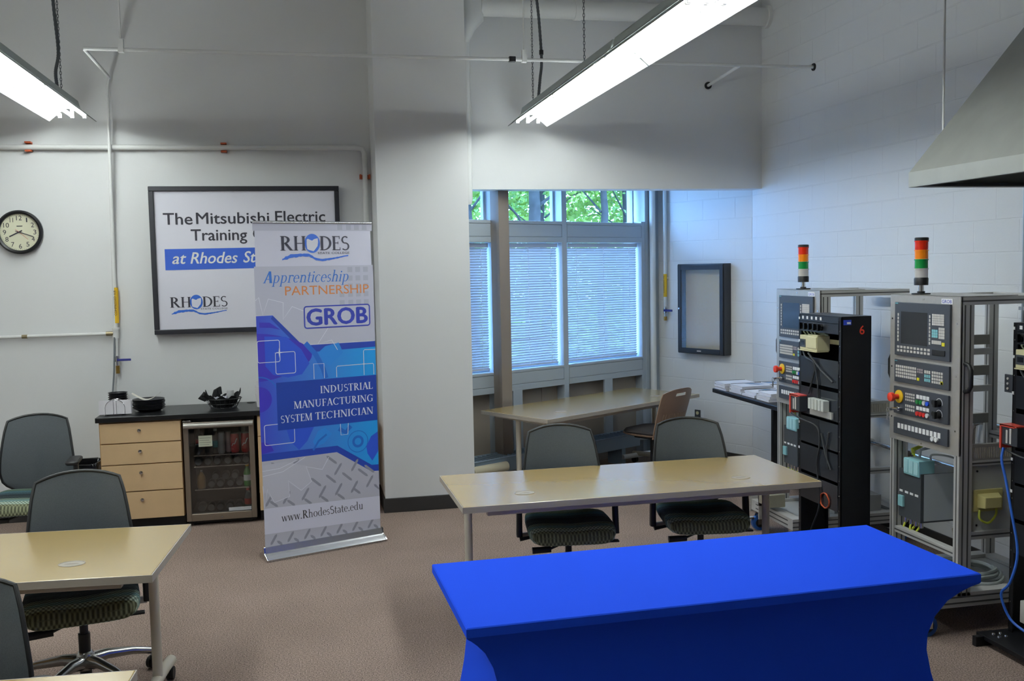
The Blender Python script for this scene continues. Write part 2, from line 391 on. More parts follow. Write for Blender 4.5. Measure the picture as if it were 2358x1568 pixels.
        if c == 'r': ln(.16, 0, .16, x, .1); rg(.32, x-.17, .18, .19, 30, 165, .06, .08); rg(.44, x-.07, .06, .06, 0, 360, .06, .06, 8); sf(.17, 0, .13, .04); sf(.11, x-.04, .08, .04); return .48
        if c == 'i': ln(.16, 0, .16, x, .1); sf(.16, 0, .12, .04); sf(.11, x-.04, .08, .04); rg(.15, .86, .07, .07, 0, 360, .07, .07, 10); return .32
        if c == 't': ln(.16, .12, .16, .85, .1); ln(.02, x-.03, .36, x-.03, .045); rg(.27, .14, .16, .155, 180, 300, .09, .06); return .38
        if c == 's': rg(.2, .475, .16, .175, 40, 270, .075, .06); rg(.2, .17, .18, .185, -140, 90, .075, .06); return .42
        if c == 'c': rg(.28, x/2, .25, x/2+.015, 45, 315, .1, .045); return .52
        if c == 'p': ln(.16, -.32, .16, x, .1); rg(.33, x/2, .24, x/2+.01, -120, 120, .1, .045); sf(.16, -.32, .12, .04); sf(.11, x-.04, .08, .04); return .64
        return .35
    for c in text: X[0] += G(c)
    return [(a+shear*b, b) for a, b in V], Fc

# ================================================================ the room
WY = 8.2          # back wall
XR = 4.07         # right wall
CZ = 5.0
def rectwall(name, m, *b): return struct(B(*b).build(name, m, None, False))
struct(B(-6.2, 6.5, -7.2, 12.5, -.12, 0).build('floor', M_CARPET, None, False))
struct(B(-6.2, 6.5, -7.2, 8.4, CZ, CZ+.1).build('ceiling', M_CEIL, None, False))
rectwall('wall_back', M_WALL, -6.2, .7, WY, WY+.2, 0, CZ)
rectwall('wall_middle', M_WALL, .57, 1.292, 7.668, 8.6, 0, CZ)
rectwall('wall_upper', M_WALL, 1.292, XR+.1, WY, WY+.2, 2.592, CZ)
rectwall('wall_right', M_BLOCKY, XR, XR+.2, -7.2, 8.39, 0, CZ)
rectwall('wall_left', M_WALL, -6.2, -6.0, -7.2, WY, 0, CZ)
rectwall('wall_front', M_DIM, -6.2, XR+.2, -7.2, -7.0, 0, CZ)
bb = MB().box(.555, 1.307, 7.653, 7.668, 0, .115).box(.555, .57, 7.668, WY, 0, .115); struct(bb.build('baseboard_middle', M_RUBBER, None, False, .004))
struct(B(-6, .555, WY-.014, WY, 0, .11).build('baseboard_back', M_RUBBER, None, False, .004))
struct(B(XR-.014, XR, -7, 8.38, 0, .11).build('baseboard_right', M_RUBBER, None, False, .004))

# alcove: K wall with the display case (x runs away from the room, y toward the room)
K0 = (4.069, 8.388, 0); KR = math.atan2(.899, -.438)
kw = struct(B(0, 1.35, -.2, 0, 0, 2.85).build('wall_far', M_BLOCKX, None, False, loc=K0, rot=KR))
struct(B(0, 1.2, 0, .014, 0, .11).build('baseboard_far', M_RUBBER, None, False, .004, loc=K0, rot=KR))
# window wall: x runs left from the corner, y toward the room
C0 = (3.54, 9.45, 0); CR = math.atan2(-.469, -.883)
def W(x, y, z):  # window-wall frame to world
    return (C0[0]+x*cos(CR)-y*sin(CR), C0[1]+x*sin(CR)+y*cos(CR), z)
def wst(name, mb, m, bevel=0): return struct(mb.build(name, m, None, False, bevel, loc=C0, rot=CR))
# alcove ceiling: polygon between soffit and window wall
pc = [(1.0, WY+.2), (XR+.15, WY+.2), (XR+.15, 8.6), (3.45, 9.9), W(0, -.3, 0)[:2], W(3.1, -.3, 0)[:2]]
struct(MB().prism(pc, lambda a, b, c: (a, b, c), 2.72, 2.85).build('ceiling_low', M_WALL, None, False))
SE = 2.95
lw = MB().box(-.3, SE, -.16, -.1, 0, .99)
for s in (.58, 1.52, 2.5): lw.box(s, s+.012, -.101, -.096, 0, .82)
wst('wall_lower', lw, M_LOWP)
fr = MB()
fr.box(-.12, .187, -.25, 0, 0, 2.75); fr.box(.187, .24, -.25, -.002, 0, 2.36)                              # corner post
for s0, s1 in ((1.268, 1.33), (2.1, 2.16)): fr.box(s0, s1, -.12, 0, 0, 2.75)
fr.box(2.88, SE+.05, -.12, 0, 0, 2.75)
bays = [(.24, 1.268), (1.33, 2.1), (2.16, 2.88)]
for a, b in bays:
    fr.box(a, b, -.14, -.006, .814, 1.0); fr.box(a, b, -.14, -.006, 2.15, 2.345)
    for z0, z1, e in ((.814, .868, .003), (.871, .975, .0), (.978, 1.0, .003), (2.15, 2.199, .003), (2.202, 2.313, .0), (2.316, 2.345, .003)): fr.box(a+(.004 if e == 0 else 0), b-(.004 if e == 0 else 0), -.006, e, z0, z1)
    fr.box(a, b, -.14, -.09, 1.0, 1.02); fr.box(a, a+.022, -.14, -.1, 2.345, 2.75); fr.box(b-.022, b, -.14, -.1, 2.345, 2.75)
win = wst('window_1', fr, M_FRAME, .003)
for a, b in bays:
    B(a, b, -.132, -.128, 1.0, 2.15).build('lower_pane', M_GLASS, win, False)
    B(a, b, -.132, -.128, 2.345, 2.75).build('upper_pane', M_GLASS, win, False)
# support plates below the sill
sp = MB()
for s0, s1 in ((.684, .793), (1.855, 1.965)):
    sp.box(s0, s1, -.02, .004, .2, .83)
struct(sp.build('trim_1', M_FRAME, None, False, .002, loc=C0, rot=CR))
for i, (a, b) in enumerate(bays):
    nm = ['blind_right', 'blind_middle', 'blind_left'][i]
    lab = ['white slatted blind in the right hand window next to the corner pipe', 'white slatted blind in the middle window just right of the brown steel post', 'white slatted blind in the left window between the pier and the steel post'][i]
    t = thing('window_blind', lab, 'blind', W(a, 0, 0), CR, 'slatted blinds in the alcove windows')
    w = b-a; x0, x1 = .02, w-.03 if i else w-.05
    B(x0, x1, -.085, -.045, 2.105, 2.145).build('headrail', M_BLIND, t, False, .002)
    sl = MB(); z = 2.09; k = 0; rnd = random.Random(i)
    while z > 1.045:
        th = radians(55); dy = .0133*cos(th); dz = .0133*sin(th); sag = .006 if (i == 1 and .98 < z-.28 < 1.14) else 0
        yc = -.065
        sl.loft([[(x, yc-dy, z-dz+q), (x, yc, z+.0012+q), (x, yc+dy, z+dz+q), (x, yc+dy, z+dz+q-.0008), (x, yc, z+.0004+q), (x, yc-dy, z-dz+q-.0008)] for x, q in ((x0, 0), ((x0+x1)/2, -sag), (x1, 0))])
        z -= .0232
    sl.build('slats', M_BLIND, t, False)
    B(x0, x1, -.077, -.053, 1.02, 1.036).build('bottom_rail', M_BLIND, t, False, .002)
    cd_ = MB()
    for q in (.12, .5, .88): cd_.cyl((x0+(x1-x0)*q, -.05, 1.03), (x0+(x1-x0)*q, -.05, 2.11), .0016, n=5)
    cd_.build('ladder_cord', M_WHITE, t)

# brown steel post standing in front of the windows (wide-flange section)
st = MB().box(2.085, 2.2, .098, .135, 0, 2.72).box(2.1, 2.185, .0, .098, 0, 2.72)
o = st.build('steel_post', M_BROWN, None, False, .002, loc=C0, rot=CR); tag(o, 'brown painted steel post standing before the alcove windows', 'post')

# finned convector under the windows
t = thing('baseboard_heater', 'long blue grey finned heater box on the floor under the windows', 'heater', C0, CR)
m_heat = mat('heater_paint', '#8fa2b2', .45)
hb = MB().box(.57, 2.95, .245, .255, .165, .29).box(.57, 2.95, .02, .03, .165, .29).box(.57, .58, .03, .245, .165, .29).box(.57, 2.95, .03, .245, .165, .172).box(.57, 2.95, .235, .262, .284, .292)
hb.build('casing', m_heat, t, False, .002)
fn = MB(); x = .6
while x < 2.94: fn.box(x, x+.008, .03, .245, .255, .286); x += .05
fn.build('grille', m_heat, t, False)
B(.6, 2.94, .03, .245, .175, .24).build('heating_element', mat('heater_dark', '#2c353d', .6), t, False)
for x in (.75, 1.9, 2.7): B(x, x+.05, .04, .23, 0, .166).build('foot', m_heat, t, False)
t = thing('heating_pipe', 'thick white lagged pipe entering the right end of the heater', 'pipe', C0, CR)
MB().tube([(.57, .13, .23), (.3, .13, .22), (.12, .1, .2), (.1, .06, .1), (.1, .06, 0)], .042, 14).build('lagging', M_PIPE, t)
t = thing('return_pipe', 'thin white pipe low on the floor under the heater end', 'pipe', C0, CR)
MB().tube([(.8, .24, .08), (.3, .3, .08), (.1, .2, .08), (.1, .2, 0)], .024, 12).build('tube', M_PIPE, t)
t = thing('supply_pipe', 'thick yellowed white pipe on the floor between the pier and the steel post', 'pipe', C0, CR)
MB().tube([(2.33, .33, .232), (2.6, .33, .232), (2.7, .33, .232)], .042, 14).build('lagging', mat('old_pipe_paint', '#c9c2a8', .5), t)
MB().box(2.5, 2.54, .3, .36, 0, .195).build('bracket', M_FRAME, t, False)

# corner pipes
t = thing('corner_pipe', 'tall white pipe in the alcove corner right of the windows', 'pipe', (3.452, 9.36, 0))
MB().cyl((0, 0, 0), (0, 0, 2.72), .031, n=18).build('tube', M_PIPE, t)
t = thing('air_drop_pipe', 'narrow white air pipe on the alcove wall beside the display case', 'pipe', K0, KR)
MB().cyl((1.058, .04, 1.5), (1.058, .04, 2.72), .017, n=14).build('tube', M_PIPE, t)
MB().lathe([(.0185, 1.6), (.0185, 1.83)], (1.058, .04, 0), 14).build('warning_label', M_YELLOW, t)['label'] = 'yellow pipe label with black capitals'
lt = MB(); letters(lt, 'COMPRESSED AIR', 1.64, 1.815, 0, .016, lambda a, b: (1.058+.008-b*1.0, .04+.0192, a)); lt.build('label_text', M_INK, t, False)
MB().cyl((1.058, .04, 1.4), (1.058, .04, 1.5), .012, n=12).cyl((1.058, .04, 1.44), (1.058, .04, 1.485), .022, n=12).build('ball_valve', M_CHROME, t)
MB().cyl((1.058, .04, 1.36), (1.058, .04, 1.4), .017, n=10).build('coupling', mat('brass', '#a98a4a', .35, .9), t)
MB().box(.94, 1.058, .062, .07, 1.452, 1.474).build('lever', M_NAVY, t, False, .004)
MB().box(1.05, 1.066, 0, .05, 1.78, 1.8).build('clamp', M_PIPE, t, False)

# display case
t = thing('display_case', 'shallow black framed glass display case on the alcove block wall', 'display case', K0, KR)
m_case = mat('case_frame', '#23262c', .35)
cs = MB().box(.25, .275, 0, .1, 1.05, 1.926).box(.81, .835, 0, .1, 1.05, 1.926).box(.275, .81, 0, .1, 1.05, 1.075).box(.275, .81, 0, .1, 1.9, 1.926)
cs.build('cabinet', m_case, t, False, .003)
B(.275, .81, .002, .01, 1.075, 1.9).build('backing', mat('case_back', '#cdb48a', .8), t, False)
dr = MB().box(.258, .3, .1, .112, 1.058, 1.918).box(.785, .827, .1, .112, 1.058, 1.918).box(.3, .785, .1, .112, 1.058, 1.105).box(.3, .785, .1, .112, 1.868, 1.918)
d = dr.build('door', m_case, t, False, .003)
B(.3, .785, .104, .108, 1.105, 1.868).build('glass_pane', glass_mat('case_glass', (.95, .96, .95), .07, .09), d, False)
MB().cyl((.806, .11, 1.49), (.806, .12, 1.49), .009, n=12).build('lock', M_CHROME, d)
B(.53, .58, .112, .114, 1.074, 1.086).build('badge', M_KEY, d, False)

# wall outlet
t = thing('wall_outlet', 'steel plate electrical outlet low on the alcove block wall', 'outlet', K0, KR)
B(.634, .71, 0, .006, .362, .482).build('cover_plate', mat('outlet_steel', '#6f747c', .3, .8), t, False, .003)
for z in (.395, .45):
    MB().prism([(.672+.019*cos(a*pi/8), z+.017*sin(a*pi/8)) for a in range(16)], lambda a, b, c: (a, c, b), .006, .009).build('socket', M_CREAM, t, False)

# ---------------------------------------------------------------- pipes high on the walls
PY = 7.28
t = thing('overhead_rod', 'long thin white rod strung across the room below the ceiling', 'pipe', (0, PY, 3.485))
MB().tube([(-1.43, 0, 0), (XR-.002, 0, 0)], .0125, 10).build('tube', M_PIPE, t)
MB().tube([(-1.43, 0, 0), (-1.43, .88, -.02), (-1.43, .89, -.06)], .012, 10).build('return_arm', M_PIPE, t)
MB().tube([(2.05+1.38, 0, 0), (3.555, WY-PY, .012)], .013, 8).build('brace', M_PIPE, t)
MB().cyl((XR-.01, 0, 0), (XR, 0, 0), .03, n=14).build('wall_flange', M_BLACKM, t)
MB().cyl((3.555, WY-PY-.012, .012), (3.555, WY-PY, .012), .032, n=14).build('brace_flange', M_BLACKM, t)
for i, x in enumerate((-1.187, 1.678)):
    MB().cyl((x, 0, 0), (x, 0, CZ-3.485), .006, n=8).box(x-.018, x+.018, -.022, .022, -.02, .07).build('hanger', M_PIPE, t)
B(1.56, 1.61, -.02, .02, -.02, .02).build('black_clip', M_BLACK, t, False, .004)

t = thing('drain_pipe', 'fat white horizontal pipe high along the soffit wall', 'pipe', (0, 8.08, 4.08))
MB().cyl((1.5, 0, 0), (XR, 0, 0), .078, n=24).build('tube', M_PIPE, t)
MB().lathe([(.086, 2.3), (.086, 2.36)], (0, 0, 0), 24, 'x').build('joint_band', M_PIPE, t)
MB().lathe([(.078, XR-.03), (.1, XR-.03), (.1, XR)], (0, 0, 0), 24, 'x').build('wall_collar', M_PIPE, t)
MB().tube([(1.44, 0, .7), (1.44, 0, .0), (1.44, 0, -.1), (1.4, 0, -.18), (1.374, .03, -.28)], [.085, .085, .085, .05, .03], 16).build('elbow', M_PIPE, t)
t = thing('vertical_pipe', 'white pipe running down the inner corner of the pier', 'pipe', (1.374, 8.12, 0))
MB().tube([(0, 0, 3.8), (0, 0, 2.5), (0, 0, 2.46)], [.032, .032, .02], 14).build('tube', M_PIPE, t)

# clip helper for the wall run
def clip(t, x, z, vert=False):
    mb = MB()
    for s in (-1, 1):
        if vert: mb.box(x+s*.036-.007, x+s*.036+.007, -.02, .04, z-.018, z+.018)
        else: mb.box(x-.022, x+.022, -.02, .04, z+s*.032-.006, z+s*.032+.006)
    if vert: mb.box(x-.043, x+.043, .03, .04, z-.018, z+.018)
    else: mb.box(x-.022, x+.022, .03, .04, z-.038, z+.038)
    mb.build('pipe_clip', M_ORANGE, t, False)
t = thing('level_pipe', 'white pipe running level across the left wall above the sign', 'pipe', (0, 8.16, 2.925))
MB().tube([(-5.9, 0, -.02), (.46, 0, .005), (.5, 0, -.005), (.517, 0, -.04), (.517, 0, -2.8)], .021, 14).build('tube', M_PIPE, t)
for x in (-4.2, -2.037, -.593): clip(t, x, 0)
clip(t, .517, -.23, True)
t = thing('air_pipe', 'thin white compressed air pipe dropping down the left wall', 'pipe', (0, 8.165, 0))
MB().tube([(-1.43, -.03, 3.44), (-1.44, -.03, 3.38), (-1.445, -.035, 2.96), (-1.445, -.035, 2.9), (-1.466, 0, 2.0), (-1.475, 0, 1.4)], [.011, .011, .012, .0135, .0155, .0165], 12).build('tube', M_PIPE, t)
MB().tube([(-1.457, 0, 1.83), (-1.463, 0, 1.55)], .0185, 12).build('warning_label', M_YELLOW, t)
lt = MB(); letters(lt, 'COMPRESSED AIR', 1.61, 1.81, 0, .017, lambda a, b: (-1.463+.008-b, -.0196, a)); lt.build('label_text', M_INK, t, False)
MB().cyl((-1.475, 0, 1.43), (-1.475, 0, 1.5), .024, n=12).cyl((-1.472, 0, 1.5), (-1.472, 0, 1.515), .03, n=12).build('tee', M_PIPE, t)
MB().tube([(-5.9, 0, 1.455), (-1.49, 0, 1.468)], .0135, 10).build('branch', M_PIPE, t)
MB().cyl((-1.545, 0, 1.468), (-1.49, 0, 1.468), .018, n=10).cyl((-2.16, 0, 1.4655), (-2.12, 0, 1.4655), .016, n=10).build('fitting', mat('old_brass', '#8f8468', .4, .6), t)
MB().cyl((-1.475, 0, 1.29), (-1.475, 0, 1.4), .014, n=10).build('nipple', M_PIPE, t)
MB().cyl((-1.472, 0, 1.21), (-1.472, 0, 1.3), .011, n=12).cyl((-1.472, 0, 1.245), (-1.472, 0, 1.285), .022, n=12).build('ball_valve', M_CHROME, t)
MB().box(-1.472, -1.365, -.032, -.024, 1.25, 1.268).build('lever', M_NAVY, t, False, .004)
MB().cyl((-1.472, 0, 1.15), (-1.472, 0, 1.212), .015, n=10).build('coupling', MATS['brass'], t)
MB().tube([(-1.482, -.02, 1.44), (-1.495, -.02, 1.2), (-1.51, -.03, 1.03), (-1.515, -.05, .96)], .007, 8).build('hose', mat('grey_hose', '#6b6f73', .5), t)

t = thing('conduit', 'thin grey conduit running down the right wall', 'conduit', (XR-.02, 4.87, 0))
MB().cyl((0, 0, .2), (0, 0, 4.9), .013, n=10).build('tube', mat('conduit_grey', '#9ba3aa', .35, .5), t)
MB().box(-.01, .02, -.03, .03, 1.62, 1.64).build('strap', M_CHROME, t, False)

t = thing('metal_conduit', 'shiny metal conduit running level low along the right wall behind the stands', 'conduit', (XR-.03, 0, 0))
MB().tube([(0, 2.5, .92), (0, 5.2, .92), (0, 5.25, .9), (0, 5.26, .86), (0, 5.27, .65), (0, 5.29, .61), (0, 5.34, .59), (0, 6.42, .59)], .016, 12).build('tube', M_CHROME, t)
MB().cyl((0, 6.38, .59), (0, 6.45, .59), .028, n=14).build('coupling', M_CHROME, t)
for y, z in ((3.2, .92), (4.6, .92), (5.9, .59)): MB().box(-.02, .03, y-.012, y+.012, z-.025, z+.025).build('strap', M_CHROME, t, False)

# ---------------------------------------------------------------- fluorescent fixtures
def fixture(label, x, y0, y1, group='suspended strip lights'):
    zl = 3.07
    t = thing('strip_light', label, 'light', (x, y0, zl), 0, group); L = y1-y0
    rf = MB()
    for sg in (-1, 1):
        for p, q in (((.162, 0), (.1005, .0524)), ((.0855, .0652), (.05, .095))):
            rf.prism([(sg*p[0], p[1]), (sg*q[0], q[1]), (sg*q[0], q[1]+.003), (sg*p[0], p[1]+.003)], lambda a, b, c: (a, c, b), .01, L-.01)
        for k in range(int(L/.3)+1):
            y = .012+k*(L-.034)/int(L/.3); rf.box(*sorted((sg*.118, sg*.078)), y, y+.01, .036, .0745) if 0 else rf.prism([(sg*.118, .0375), (sg*.078, .0715), (sg*.078, .0745), (sg*.118, .0405)], lambda a, b, c: (a, c, b), y, y+.01)
    rf.box(-.05, .05, .01, L-.01, .093, .097); rf.build('reflector', M_REFL, t, False)
    hs = MB().prism([(-.058, .0985), (.058, .0985), (.045, .15), (-.045, .15)], lambda a, b, c: (a, c, b), .02, L-.02)
    for sg in (-1, 1):
        for p, q in (((.1665, .001), (.1015, .0558)), ((.0865, .0686), (.0565, .0985))):
            hs.prism([(sg*p[0], p[1]), (sg*q[0], q[1]), (sg*q[0], q[1]+.002), (sg*p[0], p[1]+.002)], lambda a, b, c: (a, c, b), .01, L-.01)
    hs.build('housing', M_HOUS, t, False)
    half = L/2
    for q in (0, 1):
        for dx in (-.085, 0, .085):
            zz = .045 if dx else .04
            a, b = .03+q*half, .03+q*half+half-.06
            MB().cyl((dx, a, zz), (dx, b, zz), .0135, n=10).build('lamp', M_TUBE, t)
    for y in (.015, half-.02, half+.01, L-.03):
        for dx in (-.085, 0, .085): B(dx-.012, dx+.012, y, y+.012, .025, .09 if not dx else .058).build('lamp_holder', M_WHITE, t, False)
    return t
R0 = fixture('suspended strip light on the right with its far end above the alcove', 1.825, 5.43, 7.85)
ch = []
def chain(t, x, y, z0, z1, n=None):
    mb = MB(); z = z0; k = 0
    while z < z1:
        a = 0 if k % 2 else 1
        mb.ringtube([(x+(.006*cos(p) if a else 0), y+(0 if a else .006*cos(p)), z+.012+.015*sin(p)) for p in [2*pi*i/8 for i in range(8)]], .0022, 4)
        z += .022; k += 1
    return mb.build('hanging_chain', mat('chain_steel', '#6d7073', .4, .8), t)
again(R0, 'second suspended strip light on the right, continuing the row toward the front', (1.825, 3.01, 3.07))
L0 = again(R0, 'suspended strip light at the upper left edge, pointing at the left wall', (-1.64, 5.43, 3.07))
again(R0, 'second suspended strip light on the left, continuing the row toward the front', (-1.64, 3.01, 3.07))
again(R0, 'unseen strip light added above the near tables to brighten the front', (-1.64, .59, 3.07))  # added lamp out of view, lifts the surfaces that face the camera
for i, y in enumerate((3.01,)):
    again(R0, ['first', 'second', 'third', 'fourth'][i]+' invented strip light beyond the left edge, unseen and added for its light', (-5.1, y, 3.07))  # invented lamp out of view, there only to light the left side
chain(R0, 0, 2.2, .15, CZ-3.07); chain(R0, 0, .75, .15, CZ-3.07); chain(L0, 0, 2.1, .15, CZ-3.07); chain(L0, 0, .4, .15, CZ-3.07)
m_flex = mat('flex_conduit', '#54585b', .4, .6)
def flex(label, pts, band=None):
    t = thing('flexible_cable', label, 'cable', pts[0], 0, 'armoured lamp feeds'); p0 = Vector(pts[0])
    P = [Vector(p)-p0 for p in pts]; S = []
    for i in range(len(P)-1):
        a, b, c, d = P[max(i-1, 0)], P[i], P[i+1], P[min(i+2, len(P)-1)]
        for k in range(20):
            u = k/20; S.append(.5*((2*b)+(c-a)*u+(2*a-5*b+4*c-d)*u*u+(3*b-a-3*c+d)*u**3))
    S.append(P[-1]); r = [.0125 if i % 2 else .0105 for i in range(len(S))]
    MB().tube(S, r, 8).build('sheath', m_flex, t)
    if band is not None: MB().cyl(Vector((band[0], band[1], band[2]))-p0, Vector((band[0], band[1], band[2]+.035))-p0, .017, n=10).build('cable_tie', M_BLACK, t)
flex('dark armoured cable hanging down to the right strip light', [(1.83, 7.56, CZ), (1.84, 7.56, 4.2), (1.87, 7.57, 3.85), (1.885, 7.57, 3.55), (1.87, 7.57, 3.4), (1.85, 7.57, 3.215)], (1.884, 7.57, 3.59))
flex('dark armoured cable hanging down to the left strip light', [(-1.66, 7.45, CZ), (-1.66, 7.45, 4.2), (-1.645, 7.45, 3.8), (-1.63, 7.45, 3.5), (-1.655, 7.45, 3.35), (-1.645, 7.45, 3.215)])

# ---------------------------------------------------------------- extractor hood
t = thing('extractor_hood', 'big grey sheet metal hood hanging from above on the right', 'hood', (3.116, 4.6, 2.3))
m_hood = mat('hood_galvanised', '#979993', .45, .3, noise=.06, nscale=6)
D_ = -2.6; E_ = XR-3.116-.02
def ring(z, i, j, k): return [(i, -k, z), (E_, -k, z), (E_, D_+j, z), (i, D_+j, z)]
hk = MB().loft([ring(.075, 0, 0, 0), ring(.8, .52, .55, .2), ring(1.1, .735, .75, .29)], cap=False)
hk.loft([ring(.082, .012, .012, .012), ring(.8, .53, .56, .21), ring(1.1, .745, .76, .3)], cap=False); hk.build('canopy', m_hood, t, False)
rm = MB().loft([ring(0, 0, 0, 0), ring(.078, 0, 0, 0), ring(.078, .014, .014, .014), ring(0, .014, .014, .014)], cap=False)
o = len(rm.v); rm.build('rim', m_hood, t, False)
ux = MB().loft([ring(1.1, .735, .75, .29), ring(CZ-2.3, .735, .75, .29)], cap=False); ux.build('duct', m_hood, t, False)
gt = MB().loft([ring(.002, .014, .014, .014), ring(.002, .05, .05, .05), ring(.02, .05, .05, .05), ring(.02, .014, .014, .014)], cap=False); gt.build('gutter', mat('gutter_dark', '#3c3d3c', .5, .4), t, False)
MB().cyl((.165, -.05, .27), (.165, -.05, CZ-2.3), .006, n=8).build('hanger_rod', M_PIPE, t)
MB().cyl((.8, -.2, 1.05), (.8, -.2, CZ-2.3), .012, n=8).build('hanger_pipe', M_PIPE, t)

# ================================================================ task chairs
def rrect(hw, hd, r, z, n=5, cx=0, cy=0):
    P = []
    for sx, sy, a0 in ((1, 1, 0), (-1, 1, 90), (-1, -1, 180), (1, -1, 270)):
        for i in range(n+1):
            a = radians(a0+90*i/n); P.append((cx+sx*(hw-r)+r*cos(a), cy+sy*(hd-r)+r*sin(a), z))
    return P
def five_star(t, m_arm, R=.33, turn=0.0):
    b = MB()
    for k in range(5):
        a = turn+2*pi*k/5; dx, dy = cos(a), sin(a); nx, ny = -dy, dx; rings = []
        for r, z, w, h in ((.02, .125, .032, .036), (.1, .135, .024, .026), (.22, .118, .019, .02), (R-.01, .088, .015, .016), (R+.012, .08, .01, .012)):
            rings.append([(dx*r+nx*w*cos(q), dy*r+ny*w*cos(q), z+h*sin(q)) for q in [2*pi*i/10 for i in range(10)]])
        b.loft(rings)
    b.lathe([(.0, .09), (.036, .09), (.04, .16), (.03, .175), (.0, .175)], n=20)
    base = b.build('base', m_arm, t)
    for k in range(5):
        a = turn+2*pi*k/5; c = MB(); x, y = (R-.012)*cos(a), (R-.012)*sin(a)
        for s in (-1, 1):
            px, py = -sin(a+.5), cos(a+.5)
            c.cyl((x+px*s*.006, y+py*s*.006, .0305), (x+px*s*.025, y+py*s*.025, .0305), .03, n=18)
        c.cyl((x, y, .03), (x, y, .078), .008, n=8)
        c.lathe([(.0, .058), (.026, .05), (.018, .068), (0, .07)], (x, y, 0), 12)
        c.build('caster', M_BLACK, base)
    return base
BW = [(0.0, .165), (.06, .2), (.15, .228), (.3, .238), (.5, .232), (.7, .22), (.88, .206), (1.0, .19)]
def hw_at(v):
    for (a, x), (b, y) in zip(BW, BW[1:]):
        if v <= b: u = (v-a)/(b-a); return x+(y-x)*u
    return BW[-1][1]
def back_pt(u, v, z0=.425, h=.5, y0=.292):
    x = u*hw_at(v); zt = h*v + .034*(1-abs(u)**2.2)*v - .045*(1-v)**2*(1-u*u) + .03*(1-v)**3*u*u
    y = y0 + .02+.085*v*v*.6 + .03*math.sin(v*pi)*-.6 - .075*(x/.238)**2
    return (x, y, z0+zt)
def task_chair(label, loc, rot, lift=0.0):
    t = thing('task_chair', label, 'chair', loc, rot, 'mesh backed task chairs')
    five_star(t, M_POL, turn=radians(18))
    MB().cyl((0, 0, .05), (0, 0, .26), .026, n=16).cyl((0, 0, .2), (0, 0, .38+lift), .019, n=16).build('gas_column', M_BLACK, t)
    mc = MB().box(-.09, .09, -.12, .16, .355, .405).box(-.16, .16, -.08, .1, .395, .415)
    mc.build('mechanism', M_BLACKM, t, False, .008)
    rings = []
    for y, w, zt, zb in ((-.262, .17, .405, .39), (-.258, .205, .433, .382), (-.235, .232, .458, .384), (-.19, .246, .474, .392), (-.1, .25, .482, .404), (.05, .247, .478, .408), (.16, .238, .478, .41), (.21, .222, .474, .412), (.228, .2, .462, .418), (.232, .17, .448, .43)):
        c = (zt+zb)/2; hh = (zt-zb)/2; P = []
        for k in range(24):
            a = 2*pi*k/24; ca, sa = cos(a), sin(a); e = .45
            dz = hh*math.copysign(abs(sa)**.55, sa); dx = w*math.copysign(abs(ca)**e, ca)
            P.append((dx, y, c+dz-.012*(1-abs(dx)/w)*(1 if sa > 0 else 0)+(-.02 if y < -.2 else 0)*(abs(dx)/w)**2*0))
        rings.append(P)
    MB().loft(rings).build('seat', M_SEAT, t)
    pl = [(-.1, .345), (-.2, .34), (-.235, .338)]
    MB().tube([(-.06, -.14, .36), (-.13, -.15, .335)], .007, 8).cyl((-.12, -.15, .335), (-.225, -.155, .333), .017, .019, n=14).build('tilt_knob', M_BLACK, t)
    MB().tube([(-.15, -.02, .385), (-.24, -.03, .372), (-.285, -.035, .366)], [.008, .01, .012], 8).build('height_lever', M_BLACK, t)
    MB().box(.15, .265, -.19, -.15, .37, .38).build('seat_slide_lever', M_BLACK, t, False, .004)
    for s in (-1, 1):
        br = MB().tube([(s*.12, .02, .395), (s*.22, .02, .375), (s*.282, .02, .372)], [.02, .018, .017], 10).build('arm_bracket', M_ALU, t)
        MB().loft([rrect(.017, .03, .012, .37, 3, s*.283, .02), rrect(.016, .028, .012, .5, 3, s*.281, .025), rrect(.014, .024, .01, .665, 3, s*.277, .03)]).build('arm_post', M_BLACK, t)
        MB().loft([rrect(.036, .12, .03, .664, 4, s*.272, -.005), rrect(.042, .128, .035, .673, 4, s*.272, -.005), rrect(.042, .128, .035, .683, 4, s*.272, -.005), rrect(.034, .118, .03, .69, 4, s*.272, -.005)]).build('armrest', M_BLACK, t)
    nu, nv = 12, 14; mb = MB()
    fr_ = [[back_pt(-1+2*i/nu, j/nv) for i in range(nu+1)] for j in range(nv+1)]
    vs = [p for r in fr_ for p in r]; n1 = len(vs); vs += [(p[0], p[1]+.004, p[2]) for p in vs]; fs = []
    for j in range(nv):
        for i in range(nu):
            a = j*(nu+1)+i; q = (a, a+1, a+nu+2, a+nu+1); fs += [q, tuple(n1+k for k in reversed(q))]
    mb.add(vs, fs); mb.build('backrest', M_MESH, t)
    loop = [back_pt(-1+2*i/nu, 0) for i in range(nu+1)]+[back_pt(1, j/nv) for j in range(1, nv+1)]+[back_pt(1-2*i/nu, 1) for i in range(1, nu+1)]+[back_pt(-1, 1-j/nv) for j in range(1, nv)]
    MB().ringtube([(p[0], p[1]+.002, p[2]) for p in loop], .008, 8).build('backrest_frame', M_BLACK, t)
    sp = MB()
    bl = [back_pt(-1+2*i/nu, 0.0) for i in range(nu+1)]; bh = [back_pt(-1+2*i/nu, .13) for i in range(nu+1)]
    sp.loft([[(a[0]*.97, a[1]+.012, a[2]), (a[0]*.97, a[1]+.03, a[2]+.01), (b[0]*.97, b[1]+.02, b[2]), (b[0]*.97, b[1]+.01, b[2])] for a, b in zip(bl, bh)])
    sp.tube([(0, .14, .385), (0, .27, .375), (0, .345, .42), (0, .352, .6), (0, .36, .74)], [.026, .026, .03, .03, .022], 10)
